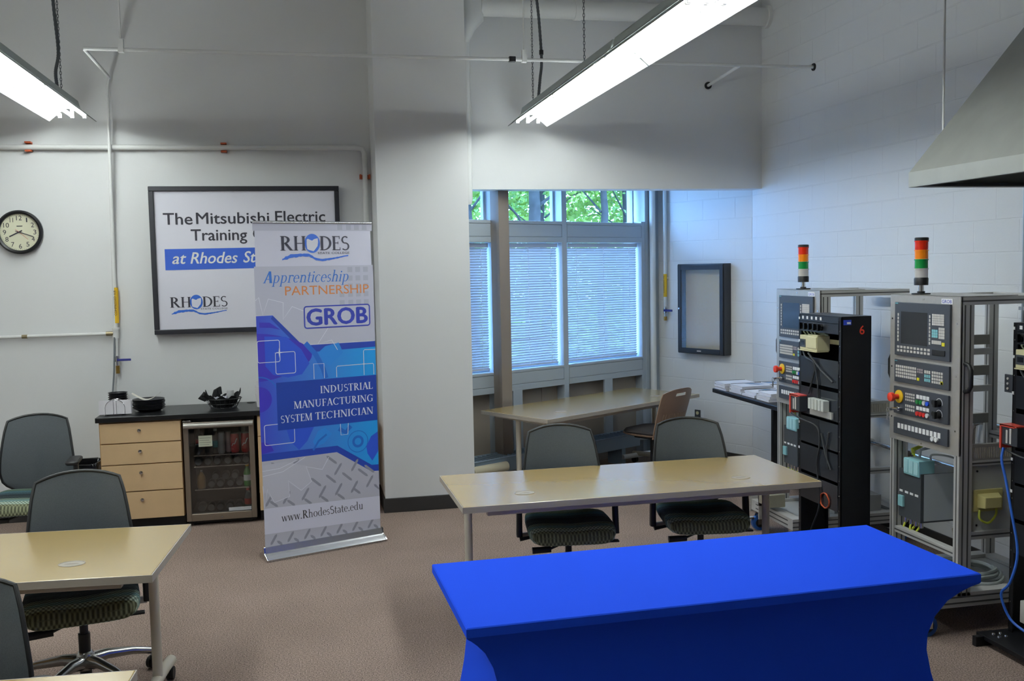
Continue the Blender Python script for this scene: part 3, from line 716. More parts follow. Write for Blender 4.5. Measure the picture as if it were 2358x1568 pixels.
    sp.tube([(-.17, .345, .83), (-.1, .365, .79), (0, .375, .75), (.1, .365, .79), (.17, .345, .83)], .011, 8)
    sp.build('back_support', M_BLACKM, t)
    return t
cA = task_chair('dark mesh task chair facing out from behind the left beige table', (-1.065, 4.76, 0), radians(11))
again(cA, 'grey mesh task chair at the left half of the long middle table', (1.445, 5.36, 0), radians(-7.5))
again(cA, 'grey mesh task chair at the right half of the long middle table', (2.262, 5.36, 0), radians(-9))
again(cA, 'mesh task chair standing free against the left wall beside the drawer unit', (-1.845, 7.0, 0), radians(4))
again(cA, 'mesh task chair at the bottom left corner showing only its backrest', (-1.1, 3.03, 0), radians(8))

# ================================================================ tables
def table(label, loc, rot, L=1.99, D=.79, h=.72):
    t = thing('training_table', label, 'table', loc, rot, 'laminate training tables')
    B(-L/2, L/2, -D/2, D/2, h-.0305, h).build('tabletop', M_TABLE, t, False, .003)
    eb = MB(); e = .004
    eb.box(-L/2-e, L/2+e, -D/2-e, -D/2, h-.032, h-.001).box(-L/2-e, L/2+e, D/2, D/2+e, h-.032, h-.001).box(-L/2-e, -L/2, -D/2, D/2, h-.032, h-.001).box(L/2, L/2+e, -D/2, D/2, h-.032, h-.001)
    eb.build('edge_band', M_TEDGE, t, False)
    B(-L/2+.14, L/2-.14, -D/2+.08, -D/2+.12, h-.075, h-.0305).build('crossbar', M_TLEG, t, False, .004)
    for s in (-1, 1):
        x = s*(L/2-.1)
        MB().box(x-.055, x+.03 if s > 0 else x+.055, -D/2+.075, D/2-.12, h-.055, h-.0305).build('leg_bracket', M_TLEG, t, False, .006)
        lg = MB().cyl((x, .05, .09), (x, .05, h-.05), .022, n=20)
        lo = lg.build('leg', M_TLEG, t)
        ft = MB().loft([[(x+.026*cos(a), y, .1+dz+.024*sin(a)) for a in [2*pi*i/12 for i in range(12)]] for y, dz in ((-D/2+.1, -.012), (-.1, .0), (.05, .006), (.18, 0), (D/2-.08, -.012))])
        ft.build('foot', M_TLEG, lo)
        for y in (-D/2+.12, D/2-.1):
            cs = MB().cyl((x-.016, y, .031), (x-.004, y, .031), .031, n=16).cyl((x+.004, y, .031), (x+.016, y, .031), .031, n=16).cyl((x, y, .03), (x, y, .085), .008, n=8)
            cs.build('caster', M_BLACK, lo)
    for s in (-1, 1):
        gx, gy = s*(L/2-.37), -D/2+.215
        pts = [(gx+.052*cos(2*pi*i/24), gy+.04*sin(2*pi*i/24), h+.0008) for i in range(24)]
        g = MB().ringtube(pts, .0022, 6).add([(p[0], p[1], h+.0006) for p in pts], [tuple(range(24))]).build('cable_grommet', M_TEDGE, t)
        MB().flat([(gx+.03*cos(2*pi*i/16), gy+.008*sin(2*pi*i/16)) for i in range(16)], lambda a, b: (a, b, h+.0014)).build('slot', mat('slot_dark', '#8d8579', .6), g, False)
    return t
tA = table('beige laminate table on the left with a mesh chair tucked behind it', (-1.604, 4.53, 0), radians(-4.6))
again(tA, 'long beige laminate table in the middle with two mesh chairs behind it', (1.735, 5.192, 0), radians(.6))
again(tA, 'bluish lit laminate table in the alcove in front of the windows', (2.49, 8.25, 0), radians(31))
again(tA, 'beige laminate table whose corner alone shows at the bottom left edge', (-1.565, 2.74, 0), radians(-3.8))

# blue stretch cover table ------------------------------------------------------
t = thing('covered_table', 'folding table in a royal blue stretch cover nearest the front', 'table', (1.478, 3.535, 0), radians(1.5))
HX, HY, TZ = 1.0, .372, .722
def cover_ring(fx, fy, z, n=16, r=.012, lx=None):
    """outline of the cover at height z: corners at the full leg reach, sides pulled inward"""
    P = []
    def seg(a, b, pull, nx, ny):
        for i in range(n):
            u = i/n; k = pull*(1-(2*u-1)**2)
            P.append((a[0]+(b[0]-a[0])*u+nx*k, a[1]+(b[1]-a[1])*u+ny*k, z))
    lx = fx if lx is None else lx; c = [(-lx, -fy), (fx, -fy), (fx, fy), (-lx, fy)]
    seg(c[0], c[1], 0.0, 0, 1); seg(c[1], c[2], 0, -1, 0); seg(c[2], c[3], 0, 0, -1); seg(c[3], c[0], 0, 1, 0)
    return P
rings = [cover_ring(HX-.004, HY-.004, TZ), cover_ring(HX, HY, TZ-.004), cover_ring(HX, HY, TZ-.034), cover_ring(HX-.004, HY-.004, TZ-.04)]
prof = [(.03, .03, .668), (.065, .055, .645), (.11, .08, .61), (.155, .1, .55), (.182, .11, .48), (.186, .11, .42), (.17, .1, .33), (.145, .085, .24), (.115, .06, .13), (.09, .05, .0)]
for ix, iy, z in prof: rings.append(cover_ring(HX-ix, HY-iy*.6, z, lx=HX-ix*.66))
mb = MB().loft(rings[:3], cap=False); mb.add(rings[0], [tuple(range(len(rings[0])))])
mb.build('cover_top', M_BLUE, t)
MB().loft(rings[2:], cap=False).build('cover_skirt', M_BLUE, t)

# moulded chair in the alcove ---------------------------------------------------
t = thing('plastic_chair', 'brown moulded chair with a slotted back and hand hole at the alcove table', 'chair', (2.94, 8.0, 0), radians(180+33))
m_shell = mat('brown_shell', '#8c7260', .45); m_pad = mat('dark_seat_pad', '#2b2728', .85)
five_star(t, M_BLACKM, R=.29, turn=.3)
MB().cyl((0, 0, .1), (0, 0, .43), .026, n=14).build('gas_column', M_BLACK, t)
MB().box(-.12, .12, -.12, .12, .42, .452).build('mechanism', M_BLACKM, t, False, .01)
MB().loft([rrect(.19, .19, .12, .45, 6), rrect(.225, .22, .13, .463, 6), rrect(.228, .223, .13, .472, 6)]).build('seat_shell', m_shell, t)
MB().loft([rrect(.215, .21, .12, .4725, 6), rrect(.22, .214, .12, .485, 6), rrect(.205, .2, .11, .503, 6), rrect(.15, .15, .08, .51, 6)]).build('seat_pad', m_pad, t)
bk = MB()
def sb(u, z, off=0.0):   # moulded back: u -1..1
    zz = (z-.46)/.4; hw = .205+.02*min(zz, .6) if zz < .8 else .217-.30*(zz-.8)**1.6
    return (u*hw, .19+.1*zz+.02*zz*zz-.045*u*u+off, z)
def patch(u0, u1, z0, z1, nu=4, nz=4, rnd=False):
    g = []; n = nu+1
    for o in (0, .008):
        for j in range(nz+1):
            for i in range(n):
                z = z0+(z1-z0)*j/nz; u = u0+(u1-u0)*i/nu
                g.append(sb(u, z-(.03*abs(u)**3*max(0, (z-.8)/.06) if z > .8 else 0), o))
    N = n*(nz+1); fs = []
    for j in range(nz):
        for i in range(nu):
            a = j*n+i; q = (a, a+1, a+n+1, a+n); fs += [q, tuple(N+k for k in reversed(q))]
    for i in range(nu): fs += [(i, N+i, N+i+1, i+1), (nz*n+i, nz*n+i+1, N+nz*n+i+1, N+nz*n+i)]
    for j in range(nz): a = j*n; fs += [(a, a+n, N+a+n, N+a), (a+nu, N+a+nu, N+a+n+nu, a+n+nu)]
    bk.add(g, fs)
patch(-1, -.8, .44, .875, 2, 10); patch(.8, 1, .44, .875, 2, 10); patch(-.8, .8, .655, .81, 8, 4); patch(-.8, -.34, .81, .835, 3, 2); patch(.34, .8, .81, .835, 3, 2); patch(-.8, .8, .835, .875, 8, 2)
patch(-.8, .8, .44, .47, 6, 1)
u = -.76
while u < .78: patch(u, u+.075, .47, .655, 1, 4); u += .115
bk.build('backrest', m_shell, t)

# ================================================================ left wall sign
t = thing('wall_sign', 'large black framed white sign on the left wall behind the banner', 'sign', (0, 8.155, 0))
fb = lambda e: (lambda a, b: (a, -e, b))
PX0, PX1, PZ0, PZ1 = -1.178, .3, 1.449, 2.618; w = .038
m_fr = mat('sign_frame', '#1f2028', .4); m_pr = mat('sign_print', '#dcdce6', .5)
mb = MB().box(PX0, PX1, -.03, .045, PZ0, PZ0+w).box(PX0, PX1, -.03, .045, PZ1-w, PZ1).box(PX0, PX0+w, -.03, .045, PZ0+w, PZ1-w).box(PX1-w, PX1, -.03, .045, PZ0+w, PZ1-w)
mb.build('frame', m_fr, t, False, .004)
pn = B(PX0+w, PX1-w, -.012, .04, PZ0+w, PZ1-w).build('sign_panel', m_pr, t, False)
f = fb(.0135)
mb = MB(); letters(mb, 'The', -1.075, -.855, 2.318, .09, f, 0, .012); letters(mb, 'Mitsubishi', -.825, -.262, 2.322, .088, f, 0, .012); letters(mb, 'Electric', -.212, .183, 2.33, .088, f, 0, .012)
mb.build('title_lettering', M_INK, pn, False); mb = MB()
letters(mb, 'Training', -.87, -.44, 2.19, .088, f, 0, .012); letters(mb, 'Center', -.392, -.03, 2.195, .088, f, 0, .012)
mb.build('title_lettering', M_INK, pn, False)
m_bar = mat('sign_blue', '#2f5cc4', .5)
MB().flat([(-1.075, 1.958), (.2, 1.965), (.2, 2.13), (-1.075, 2.125)], fb(.0128)).build('blue_bar', m_bar, pn, False)
mb = MB(); letters(mb, 'at', -1.02, -.915, 2.008, .088, fb(.0138), .25, .014); letters(mb, 'Rhodes', -.882, -.52, 2.008, .088, fb(.0138), .25, .014); letters(mb, 'State College', -.475, .16, 2.01, .088, fb(.0138), .25, .014)
mb.build('bar_lettering', M_WHITE, pn, False)
def rhodes_logo(parent, f0, x0, x1, z, s, m_dark, m_blu):
    """RHODES with a round blue O, STATE COLLEGE beneath and a brushed blue wave"""
    cap = s; W_ = x1-x0
    mb = MB(); F1 = f0(.0012)
    letters(mb, '', 0, None, 0, cap, F1, src=None) if False else None
    for tx, a, b in (('R', 0, .185), ('H', .19, .36), ('D', .565, .735), ('E', .745, .865), ('S', .885, 1.0)):
        letters(mb, tx, x0+a*W_, x0+b*W_, z, cap, F1, src=serif(tx))
    mb.build('logo_lettering', m_dark, parent, False); mb = MB()
    letters(mb, 'STATE COLLEGE', x0+.53*W_, x1, z-.265*cap, .15*cap, F1)
    mb.build('logo_lettering', m_dark, parent, False)
    cx, cz = x0+.455*W_, z+.49*cap; R = .118*W_; bl = MB(); F2 = f0(.001)
    out = [(cx+R*cos(2*pi*i/32)*.95, cz+R*1.12*sin(2*pi*i/32)) for i in range(32)]
    inn = [(-.66, .42), (-.5, .5), (-.25, .38), (0, .3), (.2, .45), (.45, .52), (.68, .56), (.7, .1), (.62, -.3), (.35, -.62), (.12, -.86), (-.1, -.8), (-.4, -.72), (-.62, -.62), (-.68, -.1)]
    bl.flat(out, F2)
    rr = random.Random(3); n = 40; top = []; bot = []
    wp = [(0, -.62), (.12, -.4), (.27, -.33), (.4, -.32), (.44, -.44), (.5, -.62), (.6, -.68), (.75, -.6), (.9, -.46), (1.0, -.38)]
    def wv(u):
        for (a, p), (b, q) in zip(wp, wp[1:]):
            if u <= b: k = (u-a)/(b-a); k = k*k*(3-2*k) if 0 else k; return p+(q-p)*k
        return wp[-1][1]
    for i in range(n+1):
        u = i/n; th = .19*cap*(1-.7*u)*(1 if u > .03 else .4)
        zc = z+wv(u)*cap; x = x0+.02*W_+u*.96*W_
        top.append((x, zc+th*(.5+.35*rr.random()))); bot.append((x, zc-th*(.5+.35*rr.random())))
    for i in range(n): bl.flat([bot[i], bot[i+1], top[i+1], top[i]], F2)
    bl.build('logo_wave', m_blu, parent, False)
    MB().flat([(cx+R*a*1.02, cz+R*b*1.08) for a, b in inn], f0(.0016)).build('logo_state', m_pr, parent, False)
m_lb = mat('logo_blue', '#2f66c8', .5)
rhodes_logo(pn, lambda e: fb(.012+e), -1.052, -.612, 1.66, .083, M_INK, m_lb)

# wall clock ---------------------------------------------------------------------
t = thing('wall_clock', 'round black rimmed wall clock at the left edge', 'clock', (-2.134, 8.2, 2.273))
MB().lathe([(.0, 0), (.16, 0), (.168, .02), (.168, .045), (.155, .058), (.142, .05), (.14, .03)], n=48, axis='-y').build('rim', M_BLACKM, t)
fc = MB().flat([(.1415*cos(2*pi*i/48), .1415*sin(2*pi*i/48)) for i in range(48)], lambda a, b: (a, -.032, b)).build('dial', mat('dial_cream', '#d9d8bd', .6), t, False)
nb = MB(); F = lambda a, b: (a, -.0335, b)
for h in range(1, 13):
    a = pi/2-h*pi/6; s = str(h); wd_ = .022 if len(s) == 1 else .04
    if s == '1': wd_ = .009
    if s == '11': wd_ = .024
    letters(nb, s, .108*cos(a)-wd_/2, .108*cos(a)+wd_/2, .108*sin(a)-.0175, .035, F)
for k in range(60):
    a = 2*pi*k/60; nb.strip([(.131*cos(a), .131*sin(a)), (.136*cos(a), .136*sin(a))], .0018, F)
nb.strip([(-.02, .047), (.022, .047)], .006, F)
nb.build('numerals', M_INK, fc, False)
hd = MB(); F2 = lambda a, b: (a, -.036, b)
hd.strip([(.018, .012), (-.075, -.034)], .009, F2); hd.build('hour_hand', M_INK, t, False)
MB().strip([(-.03, .01), (.098, -.036)], .006, lambda a, b: (a, -.038, b)).cyl((0, -.034, 0), (0, -.04, 0), .006, n=12).build('minute_hand', M_INK, t, False)
MB().strip([(-.03, .024), (.058, -.056)], .0022, lambda a, b: (a, -.0395, b)).build('second_hand', M_RED, t, False)

# ================================================================ drawer unit, fridge, counter
FY = 7.66
t = thing('drawer_cabinet', 'maple drawer unit with four drawers left of the glass fridge', 'cabinet', (-1.24, FY, 0))
B(-.298, .287, .02, .53, .09, .832).build('body', mat('cabinet_side', '#b58a58', .5), t, False)
B(-.27, .287, .06, .53, 0, .09).build('plinth', M_BLACKM, t, False)
for z0, z1 in ((.672, .822), (.51, .664), (.303, .502), (.09, .295)):
    d = B(-.29, .283, 0, .018, z0, z1).build('drawer', M_MAPLE, t, False, .0015)
    kz = z1-.058
    MB().lathe([(.0, 0), (.008, 0), (.006, .012), (.013, .018), (.013, .024), (.0, .026)], (-.01, 0, kz), 14, '-y').build('knob', M_CHROME, d)
t = thing('cupboard', 'maple cupboard partly hidden behind the roll up banner', 'cabinet', (-.06, FY, 0))
B(-.335, .4, .02, .53, .09, .832).build('body', MATS['cabinet_side'], t, False)
B(-.335, .4, .06, .53, 0, .09).build('plinth', M_BLACKM, t, False)
for x0, x1 in ((-.333, .03), (.036, .398)):
    B(x0, x1, 0, .018, .672, .822).build('drawer', M_MAPLE, t, False, .0015)
    B(x0, x1, 0, .018, .09, .664).build('door', M_MAPLE, t, False, .0015)
t = thing('counter', 'black worktop across the drawer unit and fridge', 'counter', (0, 0, 0))
B(-1.555, .38, 7.635, 8.195, .834, .872).build('worktop', M_COUNTER, t, False, .003)
MB().lathe([(.0, .8725), (.032, .8725), (.032, .876), (.0, .876)], (-.46, 8.13, 0), 20).build('cable_grommet', M_BLACK, t)

t = thing('drinks_fridge', 'glass door drinks fridge between the maple units', 'fridge', (-.68, FY, 0))
m_int = mat('fridge_inside', '#1d1e21', .5)
cb = MB().box(-.255, -.235, .05, .52, .05, .826).box(.235, .255, .05, .52, .05, .826).box(-.235, .235, .5, .52, .05, .826).box(-.235, .235, .05, .5, .05, .08).box(-.235, .235, .05, .5, .79, .826)
cb.build('cabinet', m_int, t, False)
MB().box(-.25, .25, .04, .06, .015, .05).box(-.22, -.18, .06, .1, 0, .02).box(.18, .22, .06, .1, 0, .02).box(.235, .262, .03, .05, .05, .83).build('kick', M_BLACK, t, False)
m_dframe = mat('fridge_door_steel', '#94897c', .3, .7)
d = MB().box(-.26, -.222, 0, .04, .04, .8).box(.222, .26, 0, .04, .04, .8).box(-.222, .222, 0, .04, .04, .095).box(-.222, .222, 0, .04, .752, .8)
dr = d.build('door', m_dframe, t, False, .003)
MB().loft([[(x, -.004+.018*sin(a)-.012, .778+.02*cos(a)) for a in [2*pi*i/12 for i in range(12)]] for x in (-.255, .255)]).build('handle', M_STEEL, dr)
B(-.222, .222, .018, .022, .095, .752).build('glass_pane', glass_mat('fridge_glass', (.82, .84, .84), .09), dr, False)
B(-.152, -.052, .0155, .0175, .61, .694).build('paper_note', mat('note_paper', '#c9cdb8', .8), dr, False)
nt_ = MB()
for i in range(4): nt_.strip([(-.145, .675-.017*i), (-.062-(.012*(i % 2)), .675-.017*i)], .004, lambda a, b: (a, .0152, b))
nt_.build('note_writing', mat('note_ink', '#8f9488', .8), dr, False)
B(.05, .218, .0155, .0175, .1, .126).build('sticker', mat('sticker', '#b9bcc0', .5), dr, False)
MB().lathe([(0, 0), (.007, 0), (.007, .004), (0, .005)], (0, 0, .062), 12, '-y').build('lock', M_CHROME, dr)
MB().box(-.262, -.2, .005, .035, .803, .816).build('hinge', M_CHROME, t, False, .002)
MB().cyl((.088, .048, .752), (.088, .054, .752), .006, n=12).build('power_light', emit_mat('green_led', (.05, 1, .1), 2.5), t)
for z in (.53, .444, .265):
    sh = MB().box(-.2, .2, .08, .088, z-.006, z+.002)
    for i in range(18): sh.box(-.2+i*.0235, -.198+i*.0235, .088, .47, z-.003, z)
    sh.build('shelf', M_CHROME, t, False)
m_lid = mat('can_top', '#6f7274', .35, .8)
def can(label, x, y, z, m, r=.031, h=.12, lying=False, grp='drinks on the fridge shelves'):
    c = thing('drink_can', label, 'drink can', (x, y, z), 0, grp)
    if lying:
        MB().lathe([(.0, 0), (r*.86, 0), (r, -.012), (r, -.1), (r*.8, -.12), (.0, -.12)], (0, 0, r), 18, '-y').build('body', m, c)
        MB().lathe([(r*.5, .0), (r*.82, .0), (r*.82, .003), (r*.5, .001)], (0, 0, r), 18, '-y').build('rim', m_lid, c)
    else:
        MB().lathe([(r*.8, 0), (r, .01), (r, h-.014), (r*.82, h-.002), (.0, h-.002)], n=18).build('body', m, c)
        MB().lathe([(r*.84, h-.003), (r*.84, h+.002), (r*.76, h+.002), (r*.7, h-.002)], n=18).build('rim', m_lid, c)
    return c
def bottle(label, x, y, z, m, m_lab, cap_m, h=.2, r=.03, grp='drinks on the fridge shelves'):
    c = thing('drink_bottle', label, 'drink bottle', (x, y, z), 0, grp)
    MB().lathe([(r*.85, 0), (r, .01), (r, h*.55), (r*.85, h*.68), (r*.42, h*.84), (r*.4, h*.93), (0, h*.93)], n=18).build('body', m, c)
    MB().lathe([(r*1.01, h*.25), (r*1.01, h*.52)], n=18).build('wrapper', m_lab, c)
    MB().lathe([(r*.48, h*.91), (r*.48, h), (0, h)], n=14).build('cap', cap_m, c)
    return c
X0 = -.68; Y0 = FY+.12
m_cred = mat('can_red', '#b31f1f', .35, .2); m_csil = mat('can_silver', '#a9aaad', .3, .7); m_cpnk = mat('can_pink', '#b89aa0', .35, .4); m_cgrn = mat('bottle_green', '#3f8a3a', .3); m_cdk = mat('can_dark', '#24262a', .4, .3); m_cgold = mat('can_gold', '#a07a4a', .35, .5)
m_cola = mat('cola', '#2a1412', .15); m_clr = mat('clear_bottle', '#5f6668', .15, alpha=.75); m_wht = M_WHITE
zt = .533
def mark(c, r, h):
    mb = MB(); pts = []
    for i in range(9): u = i/8; a = -pi/2+(u-.5)*1.3; pts.append((r*1.015*cos(a), r*1.015*sin(a), h*(.35+.35*u)+.008*sin(u*9)))
    mb.tube(pts, .0035, 5).build('white_script', M_WHITE, c)
c = can('red soft drink can, left of the pair on the top fridge shelf', X0+.105, Y0+.02, zt, m_cred, .033, .15); mark(c, .033, .15)
c = can('red soft drink can, rightmost on the top fridge shelf', X0+.185, Y0+.02, zt, m_cred, .033, .15); mark(c, .033, .15)
can('tall silver can in the middle of the top fridge shelf', X0+.005, Y0, zt, m_csil, .027, .165)
can('slim pink can beside the left red can on the top fridge shelf', X0+.055, Y0+.05, zt, m_cpnk, .022, .16)
can('dark can under the paper note on the top fridge shelf, left one', X0-.16, Y0, zt, m_cdk, .031, .08)
can('dark can under the paper note on the top fridge shelf, right one', X0-.09, Y0, zt, m_cdk, .031, .08)
bottle('dark cola bottle at the left end of the top fridge shelf', X0-.17, Y0+.1, zt, m_cola, m_cred, M_CHROME, .2, .028)
bottle('clear water bottle right of the paper note in the fridge', X0-.04, Y0+.03, zt, m_clr, M_TEAL, M_WHITE, .19, .027)
for i, x in enumerate((-.17, -.1, -.03, .05, .12, .185)):
    can('dark can lying end-on on the second fridge shelf, number %s from the left' % ['one', 'two', 'three', 'four', 'five', 'six'][i], X0+x, Y0-.01, .447, m_cdk, .029, lying=True)
bottle('brown root beer bottle at the left of the third fridge shelf', X0-.155, Y0, .268, m_cgold, m_cgold, M_CHROME, .145, .032)
bottle('green soda bottle at the right of the third fridge shelf', X0+.19, Y0, .268, m_cgrn, M_WHITE, M_YELLOW, .17, .028)
for i, x in enumerate((-.08, -.015, .06, .13)):
    can('dark can lying in the lower row of the third fridge shelf, %s from the left' % ['first', 'second', 'third', 'fourth'][i], X0+x, Y0, .268, m_cdk, .028, lying=True)
for i, x in enumerate((-.05, .025, .095)):
    can('dark can lying on top of the lower row in the fridge, %s from the left' % ['first', 'second', 'third'][i], X0+x, Y0+.02, .322, m_cdk, .028, lying=True)
for i, x in enumerate((-.16, -.09, -.02, .05, .12)):
    can('dark can lying on the fridge floor, %s from the left' % ['first', 'second', 'third', 'fourth', 'fifth'][i], X0+x, Y0, .082, m_cdk, .03, lying=True)
bottle('cola bottle with a red wrapper at the right of the fridge floor', X0+.19, Y0, .082, m_clr, m_cred, M_RED, .165, .028)

# things on the counter ------------------------------------------------------------
CT = .872
t = thing('napkin_holder', 'wire napkin holder with arched sides at the left end of the counter', 'napkin holder', (-1.43, 7.77, CT))
for y in (-.03, .03):
    mb = MB().tube([(-.07+.0, y, .0)]+[(-.07*cos(a), y, .06+.06*sin(a)) for a in [pi*i/12 for i in range(13)]]+[(.07, y, 0)], .002, 6)
    for x in (-.011, .011): mb.tube([(x, y, .004), (x, y, .119)], .002, 6)
    mb.build('arch_wire', M_CHROME, t)
mb = MB()
for x in (-.07, .07): mb.cyl((x, -.034, .004), (x, .034, .004), .003, n=8)
for x in (-.055, .055):
    for y in (-.03, .03): mb.lathe([(0, 0), (.006, .001), (.006, .006), (0, .007)], (x, y, 0), 10)
mb.box(-.07, .07, -.03, .03, .006, .009); mb.build('tray', M_BLACKM, t)
m_nap = mat('napkin', '#e6e4e8', .9)
nk_ = thing('napkin_stack', 'pack of white paper napkins in the wire holder', 'napkins', (-1.43, 7.77, CT+.01))
rr = random.Random(5); mb = MB()
for i in range(9):
    y = -.027+i*.006; a = rr.uniform(-.004, .004)
    mb.loft([[(-.115+a, y, 0), (.115+a, y, 0), (.113+a, y+.001, .05), (.115+a, y-.001, .1+rr.uniform(-.004, .003)), (-.113+a, y+.001, .1+rr.uniform(-.004, .003)), (-.114+a, y, .05)], [(-.115+a, y+.0045, 0), (.115+a, y+.0045, 0), (.113+a, y+.0055, .05), (.115+a, y+.0035, .1), (-.113+a, y+.0055, .1), (-.114+a, y+.0045, .05)]])
mb.build('folded_napkins', m_nap, nk_, False)
m_bp = mat('black_foam', '#17171b', .4)
for i in range(6):
    z = CT+.001+.0165*i
    c = MB().lathe([(.03, 0), (.05, .003), (.066, .05), (.072, .052), (.072, .056), (.064, .055), (.05, .01), (.0, .008)], n=32).build('bowl', m_bp, None, loc=(-1.462, 8.06, z))
    tag(c, ['lowest', 'second lowest', 'third lowest', 'fourth lowest', 'fifth lowest', 'topmost'][i]+' black bowl in the stack behind the napkins', 'bowl', 'black bowls stacked on the counter')
for i in range(9):
    z = CT+.001+.0085*i; rr = random.Random(i)
    c = MB().lathe([(.0, 0), (.075, 0), (.085, .004), (.112, .021), (.118, .022), (.118, .025), (.11, .024), (.083, .008), (.0, .004)], n=36).build('plate', m_bp, None, loc=(-1.215+rr.uniform(-.004, .004), 7.93+rr.uniform(-.004, .004), z))
    tag(c, 'black plate in the stack on the counter, '+['bottom one', 'second from bottom', 'third from bottom', 'fourth from bottom', 'middle one', 'fourth from top', 'third from top', 'second from top', 'top one'][i], 'plate', 'black plates stacked on the counter')
mb = MB(); n = 16
for lay in (0, .0012):
    mb.add([(-.12+.21*i/n, -.095+.02*sin(i*.5)+(.07*j), .052*((2*i/n-1)**2)*1.0+lay-.0) for j in (0, 1) for i in range(n+1)], [(i, i+1, n+2+i, n+1+i) for i in range(n)])
c = mb.build('paper_sheet', mat('paper_white', '#dedbd0', .8), None, loc=(-1.205, 7.92, CT+.098)); tag(c, 'curled white paper napkin lying on the black plates', 'paper')
t = thing('wire_basket', 'black wire basket near the middle of the counter', 'basket', (-.655, 7.9, CT))
mb = MB()
for z, r in ((.003, .088), (.035, .105), (.075, .125)): mb.ringtube([(r*1.1*cos(2*pi*i/28), r*.85*sin(2*pi*i/28), z) for i in range(28)], .003 if z < .07 else .004, 6)
for i in range(22):
    a = 2*pi*i/22; mb.tube([(.088*1.1*cos(a), .088*.85*sin(a), .003), (.105*1.1*cos(a), .105*.85*sin(a), .035), (.125*1.1*cos(a), .125*.85*sin(a), .075)], .0018, 5)
mb.lathe([(0, .001), (.09, .001), (.09, .004), (0, .004)]); mb.build('wires', M_BLACKM, t)
t = thing('black_napkin', 'black cloth lining the wire basket with its corners sticking up', 'cloth', (-.655, 7.9, CT+.006))
pts = []; n = 36
prof = [(.0, .0), (.07, .004), (.092, .03), (.112, .066), (.125, .085)]
rings = []
for r, z in prof:
    rings.append([(r*1.08*cos(2*pi*i/n), r*.83*sin(2*pi*i/n), z+(.05*max(0, cos(2*(2*pi*i/n)-.5))**2*max(0, z-.03)/.055 + .012*sin(i*1.7)*z/.08)) for i in range(n)])
for k in (0, 1):
    pass
mb = MB().loft(rings[1:], cap=False); mb.add(rings[1], [tuple(range(n))])
mb.loft([[(p[0]*.985, p[1]*.985, p[2]+.002) for p in r] for r in rings[1:]], cap=False)
mb.tube([(-.11, .0, .07), (-.15, -.01, .1), (-.165, -.02, .085), (-.13, -.03, .06)], [.02, .03, .026, .012], 8)
mb.tube([(-.06, .03, .08), (-.045, .03, .12), (-.03, .02, .145), (-.02, .01, .1)], [.03, .032, .02, .012], 8)
mb.build('cloth', mat('black_cloth', '#0f0f12', .9), t)
t = thing('utensil_packet', 'crumpled clear packet lying in the wire basket', 'packet', (-.655, 7.86, CT+.05))
mb = MB(); rr = random.Random(2)
for k in range(5):
    x = -.055+.02*k; mb.loft([[(x+rr.uniform(-.01, .01)+.014*cos(a), -.03+.1*q, .018+.02*rr.random()+.008*sin(a)) for a in [2*pi*i/6 for i in range(6)]] for q in (0, .3, .6, .9)])
mb.build('wrapping', mat('clear_wrap', '#b9bac4', .25), t, False)
t = thing('plastic_cup', 'upturned clear plastic cup showing above the wire basket', 'cup', (-.605, 7.95, CT+.055))
MB().lathe([(.035, 0), (.026, .075), (.0, .076)], n=18).build('body', mat('frosted_plastic', '#c9cbcb', .3, alpha=.7), t)
m_cup = mat('foam_cup', '#dfdcde', .6)
for s in range(2):
    for i in range(5 if s == 0 else 7):
        z = CT+.001+.014*i
        c = MB().lathe([(.03, 0), (.041, .1), (.044, .1), (.044, .106), (.04, .106), (.029, .004), (.0, .004)], n=28).build('foam_cup', m_cup, None, loc=(-.368+.0*s, 7.85+.105*s, z))
        tag(c, 'white foam cup beside the banner edge, in the '+['front', 'rear'][s]+' stack, '+['bottom', 'second up', 'third up', 'fourth up', 'fifth up', 'sixth up', 'top'][i if not (s == 0 and i == 4) else 6], 'cup', 'white foam cups on the counter')

# waste bin --------------------------------------------------------------------------
t = thing('waste_bin', 'grey waste bin lined with a black bag beside the drawer unit', 'bin', (-1.69, 7.75, 0))
MB().loft([rrect(.105, .09, .03, 0), rrect(.13, .115, .035, .5), rrect(.124, .109, .035, .5), rrect(.1, .085, .03, .02)]).build('tub', mat('bin_grey', '#4a4b4e', .5), t)
mb = MB(); rr = random.Random(4); n = 48; rings = []
for s, z in ((1.03, .38), (1.05, .44), (1.06, .51), (1.03, .532), (.95, .53), (.9, .46), (.85, .3)):
    R = rrect(.13*s, .115*s, .035, z, 11); rings.append([(p[0]*(1+rr.uniform(-.02, .02)), p[1]*(1+rr.uniform(-.02, .02)), p[2]+rr.uniform(-.008, .008)) for p in R])
mb.loft(rings, cap=False).build('bin_bag', mat('black_bag', '#141416', .22), t)

